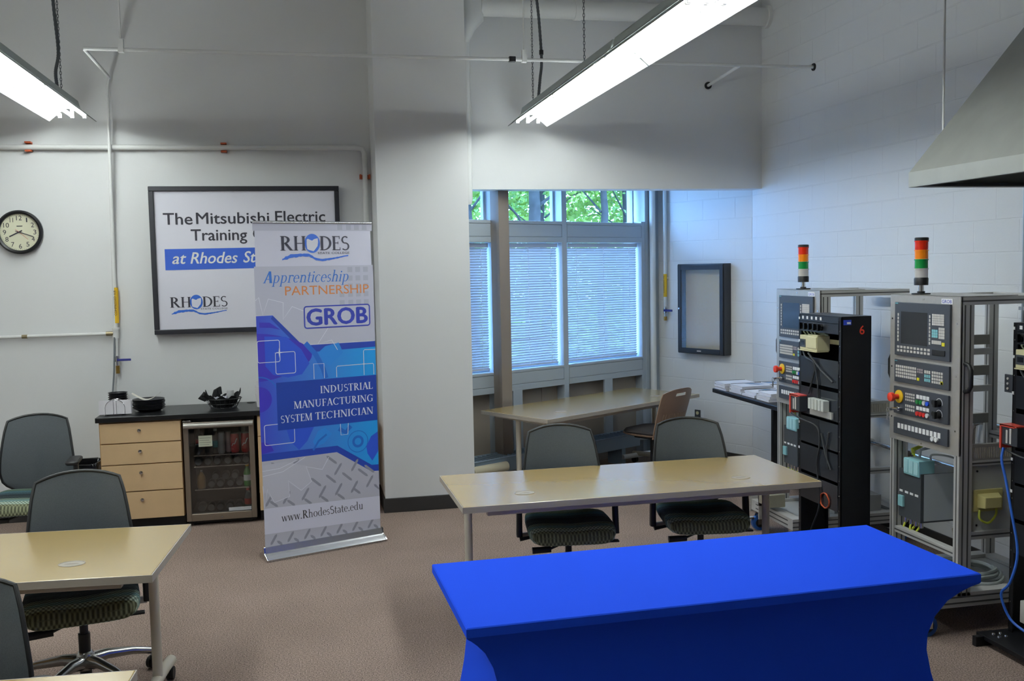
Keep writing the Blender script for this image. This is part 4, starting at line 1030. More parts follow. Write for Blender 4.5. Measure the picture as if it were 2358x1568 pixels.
# ================================================================ roll-up banner
t = thing('roll_up_banner', 'tall roll up banner in blue and white print standing on an aluminium base', 'banner', (.076, 6.766, 0), radians(20.3))
prof = [(-.075, .0), (-.08, .015), (-.06, .028), (-.02, .045), (-.012, .085), (.012, .085), (.02, .05), (.08, .03), (.085, .0)]
MB().prism(prof, lambda a, b, c: (c, a, b), -.425, .425).build('base', mat('banner_base', '#c3c4c6', .25, .8), t)
ec = MB()
for s in (-1, 1): ec.prism([(a*1.05, b*1.04) for a, b in prof], lambda a, b, c: (c, a, b), s*.425, s*.437)
ec.build('end_cap', M_CHROME, t, False, .002)
LEAN = radians(4.0)
def bl(x, z, e=0.0):  # banner sheet frame: x across, z up the sheet, e toward the viewer
    q = z-.07; return (x+.027*q, q*sin(LEAN)-e*cos(LEAN), .07+q*cos(LEAN)+e*0)
def U(u, z):          # measured print coordinates to the sheet
    k = 1+.032*(z-.08)/2.17
    zz = 1.92+(z-1.92)*(1+.02*(z-.08)/2.17)
    return ((u-.4215)*k, .07+(zz-.07)/cos(LEAN))
def G(e): return lambda u, z: bl(*U(u, z), e)
m_bw = mat('banner_white', '#d2d2e2', .55); m_bg = mat('banner_grey', '#bdbece', .55); m_bg2 = mat('banner_grey_dark', '#aeb0c0', .55)
sheet = MB(); x0, z0 = U(0, .08); x1, z1 = U(.843, 2.25)
sheet.loft([[bl(-.4215, .085, 0), bl(.4215, .085, 0), bl(.4215, .085, -.0012), bl(-.4215, .085, -.0012)], [bl(-.4215, z1, 0), bl(.4215, z1, 0), bl(.4215, z1, -.0012), bl(-.4215, z1, -.0012)]])
sh = sheet.build('sheet', m_bw, t, False)
MB().loft([[bl(x, z1+.006+.0095*sin(a), .009*cos(a)) for a in [2*pi*i/12 for i in range(12)]] for x in (-.432, .432)]).build('top_rail', MATS['banner_base'], t)
MB().cyl((0, .055, .05), bl(0, z1-.05, -.03), .009, n=10).build('support_pole', M_ALU, t)
def layer(name, polys, m, e):
    for p in polys: o = MB().flat(p, G(e)).build(name, m, sh, False)
    return o
layer('grey_print', [[(0, 1.964), (.843, 1.962), (.843, 1.43), (.31, 1.43), (.112, 1.64), (0, 1.64)], [(0, 2.2), (.843, 2.2), (.843, 2.25), (0, 2.25)]], m_bg, .0004)
sq = []
for i, u in enumerate((.605, .669, .727, .785)):
    for j, z in enumerate((2.225, 1.933, 1.874, 1.818, 1.762, 1.705)):
        if j and i == 0 and j < 4: continue
        sq.append([(u-.018, z-.018), (u+.018, z-.018), (u+.018, z+.018), (u-.018, z+.018)])
layer('grey_print', sq, m_bg2, .0007)
# blue field: print shading runs from violet on the left to cyan on the right
def blue_print():
    m = bpy.data.materials.new('banner_blue_print'); m.use_nodes = True; nt = m.node_tree; b = nt.nodes['Principled BSDF']; b.inputs['Roughness'].default_value = .5
    tc = nt.nodes.new('ShaderNodeTexCoord'); sp = nt.nodes.new('ShaderNodeSeparateXYZ'); nt.links.new(tc.outputs['Object'], sp.inputs[0])
    mr = nt.nodes.new('ShaderNodeMapRange'); mr.inputs['From Min'].default_value = -.42; mr.inputs['From Max'].default_value = .42
    cr = nt.nodes.new('ShaderNodeValToRGB'); e = cr.color_ramp.elements
    e[0].position = 0; e[0].color = (*lin('#3a45c0'), 1); e[1].position = 1; e[1].color = (*lin('#1c9ae6'), 1)
    q = e.new(.45); q.color = (*lin('#3b78d2'), 1)
    nt.links.new(sp.outputs['X'], mr.inputs['Value']); nt.links.new(mr.outputs[0], cr.inputs[0]); nt.links.new(cr.outputs[0], b.inputs['Base Color']); return m
layer('blue_print', [[(0, 1.637), (.112, 1.638), (.313, 1.425), (.843, 1.425), (.843, .497), (.785, .5), (.531, .667), (0, .665)]], blue_print(), .0005)
def circ(cx, cz, r, a0=0, a1=360, n=40): return [(cx+r*cos(radians(a0+(a1-a0)*i/n)), cz+r*sin(radians(a0+(a1-a0)*i/n))) for i in range(n+1)]
m_b1 = mat('print_royal', '#2a52cc', .5); m_b2 = mat('print_violet', '#3a30b4', .5); m_b3 = mat('print_navy', '#1f3fa6', .5); m_b4 = mat('print_sky', '#2a86dc', .5); m_b5 = mat('print_mid', '#1f66c6', .5)
dk = mat('print_dark_blue', '#143c9e', .5)
layer('shadow_print', [[(.112, 1.638), (.313, 1.425), (.843, 1.425), (.843, 1.385), (.32, 1.375), (.1, 1.615)], [(0, .714), (.536, .712), (.79, .545), (.843, .543), (.843, .497), (.785, .5), (.531, .667), (0, .665)]], m_b3, .0006)
layer('violet_print', [[(.02, 1.595), (.09, 1.59), (.16, 1.54), (.1, 1.555), (.02, 1.56)], [(.0, 1.5)]+[(.0+.375*sin(a)*(.6+.4*sin(a)), 1.36+.16*cos(a)) for a in [pi*i/24 for i in range(25)]]+[(0, 1.22)], circ(.0, 1.08, .085, -90, 90, 20), circ(.0, .71, .085, 12, 90, 16)+[(0, .715)]], m_b2, .0008)
layer('royal_print', [[(.05, 1.5), (.2, 1.49), (.3, 1.4), (.355, 1.3), (.3, 1.23), (.2, 1.215), (.1, 1.24), (.05, 1.3)], [(.16, .93), (.36, .98), (.37, .86), (.32, .77), (.26, .715), (.2, .78)], [(.843, .78), (.79, .75), (.752, .68), (.76, .63), (.795, .575), (.843, .64)]], m_b1, .001)
layer('sky_print', [[(.47, 1.41), (.57, 1.43), (.6, 1.36), (.5, 1.27), (.46, 1.3), (.42, 1.37)], [(.4, .83), (.45, .85), (.5, .8), (.44, .74), (.38, .72), (.36, .76)]], m_b4, .0008)
for pts, w_, e, cl in ((circ(.69, .725, .034)[:-1], .018, .0011, True), (circ(.69, .725, .075)[:-1], .005, .0011, True), ([(.33, 1.44), (.4, 1.36), (.45, 1.26), (.47, 1.19)], .035, .0009, False), (circ(.0, 1.1, .13, -20, 90, 16), .008, .0009, False), ([(.36, .7), (.4, .76), (.46, .8)], .014, .0011, False), ([(.55, .83), (.6, .8), (.64, .84)], .03, .0011, False)):
    MB().strip(pts, w_, G(e), cl).build('arc_print', m_b5, sh, False)
layer('text_print', [[(.118, 1.185), (.843, 1.185), (.843, .862), (.118, .862)]], dk, .0013)
def rrpts(u0, u1, z0, z1, r=.012):
    P = []
    for cx, cz, a0 in ((u1-r, z1-r, 0), (u0+r, z1-r, 90), (u0+r, z0+r, 180), (u1-r, z0+r, 270)):
        P += [(cx+r*cos(radians(a0+30*i)), cz+r*sin(radians(a0+30*i))) for i in range(4)]
    return P
wl = .0045; m_pw = mat('print_white', '#dcdde8', .5)
def outline(pts, cl=False, w_=wl, e=.0012): MB().strip(pts, w_, G(e), cl).build('white_outline', m_pw, sh, False)
for q in ((.0, .151, 1.326, 1.471), (.12, .256, 1.243, 1.388), (.026, .232, .77, .906)): outline(rrpts(*q), True)
for q in ([(.384, 1.19), (.384, 1.294), (.458, 1.292), (.458, 1.19)], [(.548, 1.19), (.548, 1.258), (.556, 1.267), (.82, 1.268), (.826, 1.26), (.826, 1.19)], [(.752, 1.19), (.752, 1.36), (.76, 1.368), (.843, 1.366)], [(.563, .862), (.565, .784), (.616, .784), (.622, .862)],
          [(.0, 1.74), (.023, 1.76), (.046, 1.643), (.087, 1.748), (.187, 1.72), (.183, 1.609), (.248, 1.692), (.326, 1.659)], [(.5, 1.54), (.42, 1.43), (.52, 1.45), (.56, 1.38)]): outline(q)
for cx, cz in ((.752, 1.268), (.146, 1.386)):
    MB().flat([(cx-.035, cz), (cx-.003, cz+.003), (cx, cz+.035), (cx+.003, cz+.003), (cx+.035, cz), (cx+.003, cz-.003), (cx, cz-.035), (cx-.003, cz-.003)], G(.0015)).build('sparkle', m_pw, sh, False)
g1 = [(.0, .5), (.005, .347), (.031, .476), (.074, .379), (.181, .405), (.176, .514), (.264, .435), (.34, .488), (.304, .594), (.42, .56), (.47, .64)]
m_dp = mat('print_plate_grey', '#8b8c99', .5); m_d0 = mat('print_plate_light', '#b7b7c4', .5)
layer('plate_print', [[(0, .665), (.531, .667), (.785, .5), (.843, .497), (.843, .314), (0, .346)], [(0, .172), (.843, .15), (.843, .086), (0, .086)]], m_d0, .0006)
def lug(cu, cz, ang, L=.1, w_=.017):
    a = radians(ang); c, s = cos(a), sin(a); P = []
    for lx, ly in ((-L/2, 0), (-L/2+w_*.8, w_/2), (L/2-w_*.8, w_/2), (L/2, 0), (L/2-w_*.8, -w_/2), (-L/2+w_*.8, -w_/2)):
        P.append((min(.842, max(.001, cu+lx*c-ly*s)), cz+lx*s+ly*c))
    MB().flat(P, G(.001)).build('lug_print', m_dp, sh, False)
for cu, cz, a in ((.491, .618, -40), (.535, .548, 55), (.6, .487, -42), (.481, .486, -42), (.372, .478, -42), (.416, .405, 57), (.535, .406, 57), (.653, .407, 57), (.77, .43, 57), (.293, .406, 57), (.43, .352, -40), (.55, .352, -40), (.67, .375, -40), (.31, .352, -40), (.19, .36, -40), (.07, .37, -40), (.72, .5, -40), (.66, .56, 57), (.77, .52, -40), (.83, .38, -40), (.16, .40, 57), (.04, .40, 57), (.1, .62, -40), (.22, .625, 40), (.17, .58, 40)):
    lug(cu, cz, a, .1 if cz > .38 else .075)
for i in range(8):
    lug(.06+.118*i, .128, 57, .085); lug(.1+.118*i, .1, -40, .05)
layer('plate_print', [[(0, .64), (.16, .645), (.27, .61), (.31, .6), (.34, .49), (.264, .435), (.18, .5), (.181, .405), (.074, .379), (.031, .45), (0, .45)]], mat('print_plate_pale', '#bfbfcb', .5), .0013)
outline(g1, False, .004, .0016); outline([(0, .6), (.12, .605), (.25, .65)], False, .004, .0016); outline([(0, .565), (.14, .58), (.3, .66)], False, .004, .0016)
layer('web_print', [[(0, .346), (.843, .314), (.843, .15), (0, .172)]], m_bw, .0014)
# lettering on the banner
rhodes_logo(sh, lambda e: G(.0008+e), .182, .67, 2.068, .097, mat('print_ink', '#3a3a4a', .6), mat('print_logo_blue', '#3a6fd8', .5))
mb = MB(); letters(mb, '', 0, 0, 0, 0, None) if False else None
TH, TN = .195, .09; letters(mb, '', .055, .657, 1.853, .078, G(.0012), src=serif('Apprenticeship', .24)); TH, TN = .155, .065; mb.build('headline_lettering', mat('print_headline_blue', '#3272cc', .5), sh, False)
mb = MB(); letters(mb, 'PARTNERSHIP', .203, .806, 1.768, .06, G(.0012), 0, -.004); mb.build('orange_lettering', mat('print_orange', '#d98648', .5), sh, False)
m_gr = mat('print_navy_blue', '#2b3aa6', .5)
mb = MB(); letters(mb, 'GROB', .35, .787, 1.56, .108, G(.0014), 0, .035); mb.strip(rrpts(.331, .806, 1.54, 1.687, .016), .009, G(.0014), True); mb.build('company_lettering', m_gr, sh, False)
layer('company_print', [rrpts(.331, .806, 1.54, 1.687, .016)], mat('print_pale', '#c4c5d4', .5), .0009)
mb = MB()
letters(mb, '', .426, .813, 1.088, .05, G(.0016), src=serif('INDUSTRIAL')); mb.build('programme_lettering', MATS['print_white'], sh, False); mb = MB(); letters(mb, '', .234, .813, .999, .05, G(.0016), src=serif('MANUFACTURING'))
mb.build('programme_lettering', MATS['print_white'], sh, False); mb = MB(); vs, fs = serif('SYSTEM'); letters(mb, '', .141, .36, .91, .05, G(.0016), src=(vs, fs)); letters(mb, '', .383, .813, .91, .05, G(.0016), src=serif('TECHNICIAN'))
mb.build('programme_lettering', MATS['print_white'], sh, False)
mb = MB(); letters(mb, '', .118, .711, .24, .056, G(.0018), src=serif('www.RhodesState.edu')); mb.build('web_lettering', mat('print_dark', '#2f2c30', .6), sh, False)

# ================================================================ machine control stands
def knobs(mb, x, z, r, d, n=14, y=0): return mb.cyl((x, y, z), (x, y-d, z), r, n=n)
def profile(mb, x0, x1, y0, y1, z0, z1): mb.box(x0, x1, y0, y1, z0, z1)
def grooved(mb, gm, x0, x1, y0, y1, z0, z1):
    """vertical slotted profile: body in mb, slot lines in gm"""
    mb.box(x0, x1, y0, y1, z0, z1); e = .0006
    for q in (.3, .7) if (y1-y0) > .06 else (.5,):
        y = y0+(y1-y0)*q
        gm.box(x0-e, x0, y-.004, y+.004, z0, z1); gm.box(x1, x1+e, y-.004, y+.004, z0, z1)
    x = (x0+x1)/2; gm.box(x-.004, x+.004, y0-e, y0, z0, z1)
def hgroove(mb, gm, x0, x1, y0, y1, z0, z1):
    mb.box(x0, x1, y0, y1, z0, z1); e = .0006
    for q in (.3, .7) if (z1-z0) > .06 else (.5,):
        z = z0+(z1-z0)*q
        if (x1-x0) > (y1-y0): gm.box(x0, x1, y0-e, y0, z-.004, z+.004); gm.box(x0, x1, y1, y1+e, z-.004, z+.004)
        else: gm.box(x0-e, x0, y0, y1, z-.004, z+.004); gm.box(x1, x1+e, y0, y1, z-.004, z+.004)
m_glens = {k: mat('lens_'+k, c, .2, alpha=a, emit=0) for k, c, a in (('red', '#d22a10', 1), ('amber', '#ee8410', 1), ('green', '#12853c', 1), ('clear', '#cfcbc4', .8))}
m_gry = mat('machine_grey', '#a2a3a0', .45, .1); m_vent = mat('vent_grey', '#8d8c85', .5, .05); m_cab = mat('cable_grey', '#8d9492', .55); m_ye = mat('wire_yellow_green', '#b7c03a', .5)
def finish(t, PW, Dp):
    for z in (1.435, 1.26, .985): B(.02, PW-.05 if 0 else .045, .08, Dp-.06, z, z+.055).build('side_bracket', mat('bracket_grey', '#8d8b83', .5, .1), t, False)
    for z in (1.38, 1.17): MB().box(.046, .07, .3, Dp-.06, z, z+.035).build('rail_block', M_ALU, t, False, .002)
    # motor fixture on the front beam
    mo = MB().box(.2, .212, -.245, -.193, .13, .33).box(.2, .212, -.245, -.12, .225, .33); m_ = mo.build('motor_bracket', M_STEEL, t, False, .002)
    MB().box(.215, .38, -.25, -.13, .25, .34).build('motor', mat('motor_beige', '#9f9a86', .4, .3), m_, False, .006)
    MB().cyl((.212, -.19, .295), (.14, -.19, .295), .011, n=12).cyl((.2, -.19, .295), (.195, -.19, .295), .03, n=18).build('shaft', M_CHROME, m_)
    MB().box(-.03, -.018, -.2, -.1, .13, .34).build('corner_plate', M_STEEL, t, False, .002)
    return t
def machine(label, loc, near=True):
    t = thing('control_stand', label, 'machine', loc, -pi/2, 'machine control stands')
    fr = MB(); gv = MB(); PW = .593; Dp = .66
    grooved(fr, gv, .0, .035, .004, .08, .2, 1.69); grooved(fr, gv, PW-.042, PW, .004, .08, .2, 1.69)
    grooved(fr, gv, 0, .04, Dp-.06, Dp, .2, 1.69); grooved(fr, gv, PW-.04, PW, Dp-.06, Dp, .2, 1.69)
    hgroove(fr, gv, 0, .04, 0.004, Dp, 1.69, 1.73); hgroove(fr, gv, PW-.04, PW, .004, Dp, 1.69, 1.73); hgroove(fr, gv, .04, PW-.04, Dp-.04, Dp, 1.69, 1.73)
    hgroove(fr, gv, .04, PW-.04, .01, .05, .395, .43); hgroove(fr, gv, .04, PW-.04, Dp-.05, Dp-.01, .9, .94)
    hgroove(fr, gv, PW-.036, PW-.002, .08, Dp-.06, .49, .53); hgroove(fr, gv, 0, .035, .08, Dp-.06, .49, .53); hgroove(fr, gv, PW-.036, PW-.002, .08, Dp-.06, .87, .897)
    for x0, x1 in ((-.02, .05), (PW-.07, PW)): hgroove(fr, gv, x0, x1, -.19, Dp, .145, .22)
    hgroove(fr, gv, .05, PW-.07, -.19, -.12, .145, .22); hgroove(fr, gv, .05, PW-.07, Dp-.07, Dp, .145, .22)
    f_ = fr.build('frame', M_ALU, t, False, .0015); gv.build('slots', M_ALU_D, f_, False)
    B(.05, PW-.07, -.12, Dp-.07, .19, .2).build('shelf_plate', m_gry, t, False)
    for x in (.02, PW-.035):
        for y in (-.15, Dp-.04):
            c = MB().cyl((x-.018, y, .055), (x+.018, y, .055), .055, n=22); w_ = c.build('caster', mat('caster_blue', '#1d4f93', .45), t)
            MB().cyl((x-.02, y, .055), (x+.02, y, .055), .033, n=16).build('hub', M_BLACK, w_)
            MB().cyl((x-.022, y, .055), (x+.022, y, .055), .012, n=10).box(x-.03, x-.022, y-.02, y+.02, .045, .145).box(x+.022, x+.03, y-.02, y+.02, .045, .145).box(x-.03, x+.03, y-.04, y+.04, .13, .145).box(x-.02, x+.02, y-.085, y-.045, .09, .1).build('fork', M_CHROME, w_, False)
    # face plate
    fp = MB().box(-.002, PW, 0, .004, .925, 1.735).box(-.002, .004, .004, .02, .925, 1.735).box(PW-.006, PW, .004, .014, .925, 1.735).box(-.002, PW, 0, Dp*.5, 1.731, 1.735)
    face = fp.build('face_plate', M_STEEL, t, False, .001)
    sc = MB()
    for x, z in ((.298, 1.713), (.021, 1.599), (.569, 1.597), (.019, 1.332), (.566, 1.329), (.021, 1.05), (.566, 1.05), (.29, .94)): knobs(sc, x, z, .005, .003, 10)
    sc.build('screw', M_CHROME, face)
    mb = MB(); letters(mb, 'GROB', .449, .525, 1.698, .016, lambda a, b: (a, -.0012, b), 0, .012); letters_o = mb.build('name_lettering', m_gr, face, False)
    B(.443, .531, -.0008, 0, 1.693, 1.72).build('name_plate', M_WHITE, face, False)
    def plate(name, x0, x1, z0, z1, d=.012): return B(x0, x1, -d, 0, z0, z1).build(name, M_PANEL, t, False, .002)
    hm = plate('operator_screen', .057, .527, 1.4, 1.692)
    B(.114, .346, -.0126, -.012, 1.467, 1.642).build('screen', M_SCREEN, hm, False)
    F = -.012
    def keys(parent, name, x0, x1, z0, z1, nx, nz, m, gap=.25):
        k = MB(); dx = (x1-x0)/nx; dz = (z1-z0)/nz
        for i in range(nx):
            for j in range(nz): k.box(x0+dx*(i+gap/2), x0+dx*(i+1-gap/2), F-.002, F, z0+dz*(j+gap/2), z0+dz*(j+1-gap/2))
        return k.build(name, m, parent, False)
    keys(hm, 'left_key_column', .084, .098, 1.475, 1.634, 1, 8, M_KEY); keys(hm, 'right_key_column', .36, .374, 1.475, 1.634, 1, 8, M_KEY)
    keys(hm, 'lower_key_rows', .078, .375, 1.418, 1.457, 10, 2, M_KEY, .35); keys(hm, 'letter_keypad', .386, .484, 1.58, 1.64, 6, 5, M_KEY, .12)
    keys(hm, 'number_keypad', .441, .489, 1.512, 1.572, 4, 4, M_KEY, .12); keys(hm, 'arrow_keypad', .385, .434, 1.516, 1.559, 3, 3, mat('key_teal', '#7db8bd', .5), .1)
    keys(hm, 'shift_keys', .385, .462, 1.482, 1.503, 5, 1, M_KEY, .1); keys(hm, 'yellow_key', .466, .491, 1.475, 1.496, 1, 1, mat('key_yellow', '#d8cf2e', .5), .1)
    B(.39, .495, F-.004, F, 1.425, 1.455).build('port_cover', M_BLACK, hm, False, .002); keys(hm, 'maker_badge', .064, .09, 1.683, 1.688, 1, 1, M_TEAL, 0)
    kb = plate('keyboard', .057, .526, 1.252, 1.376)
    keys(kb, 'letter_keys', .07, .258, 1.277, 1.348, 10, 4, M_KEY); keys(kb, 'function_keys', .263, .315, 1.318, 1.344, 3, 2, mat('key_rose', '#9a8f90', .5)); keys(kb, 'teal_keys', .325, .378, 1.277, 1.32, 3, 2, MATS['key_teal']); keys(kb, 'upper_keys', .325, .378, 1.32, 1.342, 3, 1, M_KEY)
    keys(kb, 'number_keys', .387, .48, 1.276, 1.342, 5, 4, M_KEY); keys(kb, 'yellow_left_key', .262, .285, 1.277, 1.294, 1, 1, MATS['key_yellow'], .1); keys(kb, 'yellow_right_key', .46, .481, 1.277, 1.294, 1, 1, MATS['key_yellow'], .1); keys(kb, 'maker_badge', .062, .085, 1.366, 1.37, 1, 1, M_TEAL, 0)
    op = plate('operator_panel', .053, .523, 1.076, 1.226)
    MB().lathe([(0, .012), (.036, .012), (.036, .018), (.022, .022), (0, .022)], (.107, 0, 1.172), 28, '-y').build('stop_collar', M_YELLOW, op)
    MB().lathe([(0, .02), (.014, .02), (.014, .05), (.024, .053), (.026, .06), (.024, .072), (.01, .077), (0, .077)], (.107, 0, 1.172), 24, '-y').build('emergency_stop', mat('stop_red', '#e0402a', .35), op)
    MB().cyl((.12, -.012, 1.107), (.12, -.03, 1.107), .013, n=16).cyl((.12, -.03, 1.107), (.12, -.075, 1.107), .008, n=10).build('key_switch', M_CHROME, op)
    kk = MB().box(.112, .128, -.085, -.07, 1.1, 1.114).ringtube([(.12+.016*cos(a), -.09, 1.1+.016*sin(a)) for a in [2*pi*i/14 for i in range(14)]], .002, 5).box(.11, .116, -.092, -.089, 1.05, 1.09).box(.122, .128, -.094, -.091, 1.045, 1.088); kk.build('key_ring', M_CHROME, op, False)
    keys(op, 'small_keys_upper', .16, .247, 1.155, 1.203, 5, 3, M_KEY, .35); keys(op, 'small_keys_lower', .16, .247, 1.1, 1.14, 5, 2, M_KEY, .35)
    keys(op, 'label_tiles_upper', .258, .372, 1.178, 1.204, 4, 1, M_WHITE, .2); keys(op, 'label_tiles_lower', .258, .372, 1.118, 1.142, 4, 1, M_WHITE, .2)
    for row, z, cols in ((0, 1.163, ('#1c7a3a', '#1c7a3a', '#c9c9c9', '#2350c8')), (1, 1.1, ('#c02a26', '#c02a26', '#c02a26', '#c9c9c9'))):
        for i, c in enumerate(cols): knobs(MB(), .272+.0285*i, z, .012, .008, 16, F).build('push_button', mat('button_'+c[1:], c, .4), op)
    for z in (1.178, 1.118):
        knobs(MB(), .405, z, .013, .006, 16, F).build('blind_plug', M_BLACKM, op)
        kn = MB().cyl((.452, F, z), (.452, F-.02, z), .018, n=18).box(.444, .46, F-.034, F-.02, z-.018, z+.018); kn.build('rotary_knob', M_BLACK, op)
        MB().strip([(.452+.026*cos(a), z+.026*sin(a)) for a in [pi*1.1-i*pi/8*1.2 for i in range(9)]], .003, lambda a, b: (a, F-.0008, b)).build('dial_marks', M_WHITE, op, False)
    lp = plate('label_strip', .053, .52, .962, 1.052)
    keys(lp, 'label_tiles', .09, .47, .99, 1.03, 12, 1, M_WHITE, .3)
    for x in (.405, .437): knobs(MB(), x, .985, .012, .01, 14, F).build('push_button', M_WHITE, lp)
    for x in (-.014, PW+.05):
        s = 1 if x > 0 else -1; x0 = -.002 if s < 0 else PW
        xb = x0+s*.045; hd = MB().tube([(x0, .03, 1.395), (x0+s*.028, .03, 1.39), (xb, .03, 1.365), (xb, .03, 1.285), (x0+s*.028, .03, 1.26), (x0, .03, 1.255)], .0115, 10); hd.build('handle', M_BLACK, t)
    # signal tower
    tx, ty = (.2 if near else .286), .05
    tw = MB().cyl((tx, ty, 1.735), (tx, ty, 1.742), .048, n=24).cyl((tx, ty, 1.742), (tx, ty, 1.752), .02, n=18); tb = tw.build('signal_tower', M_BLACK, t)
    MB().cyl((tx, ty, 1.75), (tx, ty, 1.79), .014, n=16).build('pole', M_CHROME, tb)
    MB().lathe([(0, 1.785), (.036, 1.785), (.037, 1.82), (.034, 1.826), (0, 1.826)], (tx, ty, 0), 24).build('socket', M_BLACK, tb)
    z = 1.826
    for nm in ('clear', 'green', 'amber', 'red'):
        MB().lathe([(0, z), (.034, z), (.034, z+.043), (.0365, z+.043), (.0365, z+.049), (0, z+.049)], (tx, ty, 0), 24).build(nm+'_lens', m_glens[nm], tb); z += .0495
    MB().lathe([(0, z), (.036, z), (.036, z+.014), (.03, z+.017), (0, z+.017)], (tx, ty, 0), 24).build('cap', M_BLACK, tb)
    # drive modules behind the open lower bay
    dv = MB().box(.05, .245, .03, .31, .49, .76).build('drive_unit', mat('drive_grey', '#3c4044', .5), t, False, .002)
    B(.2452, .2465, .05, .31, .5, .758).build('drive_side', mat('drive_side_grey', '#aeb4b6', .45, .1), dv, False)
    B(.1, .238, .022, .12, .74, .83).build('control_unit', mat('teal_housing', '#86b9bd', .5), dv, False, .004)
    for x in (.124, .169, .214): B(x-.018, x+.018, .019, .022, .752, .822).build('control_cover', mat('teal_light', '#a2cdd0', .5), dv, False)
    B(.055, .1, .018, .03, .55, .61).build('teal_terminal', MATS['teal_housing'], dv, False)
    for x in (.07, .12, .165, .21): B(x-.014, x+.014, .028, .03, .63, .642).build('white_tag', M_WHITE, dv, False)
    for x in (.07, .12, .165, .21): MB().cyl((x, .06, .455), (x, .06, .49), .012, n=10).build('cable_gland', M_CHROME, dv)
    for w_ in ([(.07, .06, .46), (.08, .04, .42), (.12, .05, .41), (.15, .06, .45)], [(.12, .06, .46), (.14, .04, .43), (.17, .05, .42), (.2, .06, .46)], [(.08, .2, .9), (.09, .08, .87), (.13, .06, .85)], [(.07, .22, .9), (.08, .1, .86), (.09, .1, .8)]):
        MB().tube(w_, .006, 6).build('earth_wire', m_ye, dv)
    MB().tube([(.16, .08, .838), (.17, .08, .88), (.2, .14, .9)], .008, 6).tube([(.26, .08, .838), (.27, .08, .87), (.36, .12, .875), (.5, .16, .85)], .006, 6).build('signal_cables', m_cab, dv)
    B(.39, .545, .3, .34, .55, .78).build('rear_module', mat('module_light', '#a9adae', .5), t, False, .003)
    MB().cyl((.33, .2, .4), (.33, .2, .47), .022, .03, n=10).cyl((.33, .2, .36), (.33, .2, .4), .01, .02, n=10).build('plug', mat('plug_tan', '#8f8468', .5, .4), t)
    # ventilated box and connector plate on the near side
    vb = MB().box(PW-.03, PW-.004, .08, .6, .965, .98).box(PW-.03, PW-.004, .08, .6, .897, .908).box(PW-.03, PW-.012, .08, .6, .908, .965)
    v_ = vb.build('vent_box', m_vent, t, False)
    sl = MB(); y = .085
    while y < .595: sl.box(PW-.0125, PW-.004, y, y+.006, .908, .965); y += .0105
    sl.build('vent_slots', mat('vent_slot', '#b5b0a0', .5, .05), v_, False)
    if not near:
        mo_ = B(PW-.12, PW-.02, .02, .1, .42, .72).build('terminal_box', M_BLACKM, t, False, .006); B(PW-.0198, PW-.0192, .03, .05, .45, .465).build('white_tag', M_WHITE, mo_, False)
        B(.2, PW-.06, .15, .5, .2, .33).build('base_module', m_gry, t, False, .004)
        return finish(t, PW, Dp)
    rp = B(PW-.026, PW-.02, .08, .38, .53, .87).build('rear_plate', mat('plate_zinc', '#c2c4be', .42, .15), t, False)
    sc = MB()
    for y, z in ((.12, .56), (.35, .56), (.12, .84), (.35, .84), (.33, .66)): sc.cyl((PW-.02, y, z), (PW-.014, y, z), .006, n=8)
    sc.build('screw', M_CHROME, rp)
    MB().loft([[(PW-.02+q*.07, .12+dx*(1-.25*q), .69+dz*(1-.25*q)) for dx, dz in ((-.0, -.04), (.13, -.04), (.13, .035), (0, .035))] for q in (0, .5, 1)]).box(PW-.02, PW-.01, .1, .27, .63, .745).build('connector', mat('connector_cream', '#c8bd7e', .45), rp, False, .004)
    MB().tube([(PW-.005, .13, .64), (PW+.01, .12, .6), (PW+.01, .17, .575), (PW, .22, .61), (PW-.01, .23, .65)], .006, 6).build('earth_wire', m_ye, rp)
    lv = MB(); z = .54
    while z < .865: lv.box(PW-.026, PW-.012, .43, .59, z, z+.007); z += .014
    lv.build('louvre', m_gry, t, False); B(PW-.03, PW-.01, .38, .43, .53, .87).build('louvre_frame', m_gry, t, False)
    return finish(t, PW, Dp)
m2 = machine('near machine control stand with screen and keyboard, beside the rack at the right edge', (3.2, 4.877, 0))
m1 = machine('far machine control stand half hidden behind the tall black rack', (3.3, 6.415, 0), False)

def coil(label, loc, R, r, n, m, parent=None, seed=0, squash=1.0):
    rr = random.Random(seed); pts = []
    for k in range(n*26):
        a = 2*pi*k/26; q = R*(1-.3*(k/26)/n+.05*sin(k*.37+seed)); pts.append((q*cos(a)*squash, q*sin(a), r+(k/26)*r*1.1+.004*sin(k*.9)))
    c = MB().tube(pts, r, 7).build('cable_coil', m, None, loc=loc); return tag(c, label, 'cable', 'cable coils on the stand bases')
coil('grey cable coil lying on the base of the near control stand', (3.46, 4.55, .202), .2, .011, 4, m_cab, seed=1, squash=.9)
coil('grey cable coil lying on the base of the far control stand', (3.72, 6.14, .202), .17, .012, 4, m_cab, seed=2)
coil('orange cable loop on the base of the near control stand, toward the blue table', (3.2, 4.62, .222), .075, .007, 2, mat('cable_orange', '#c8552c', .5), seed=3)

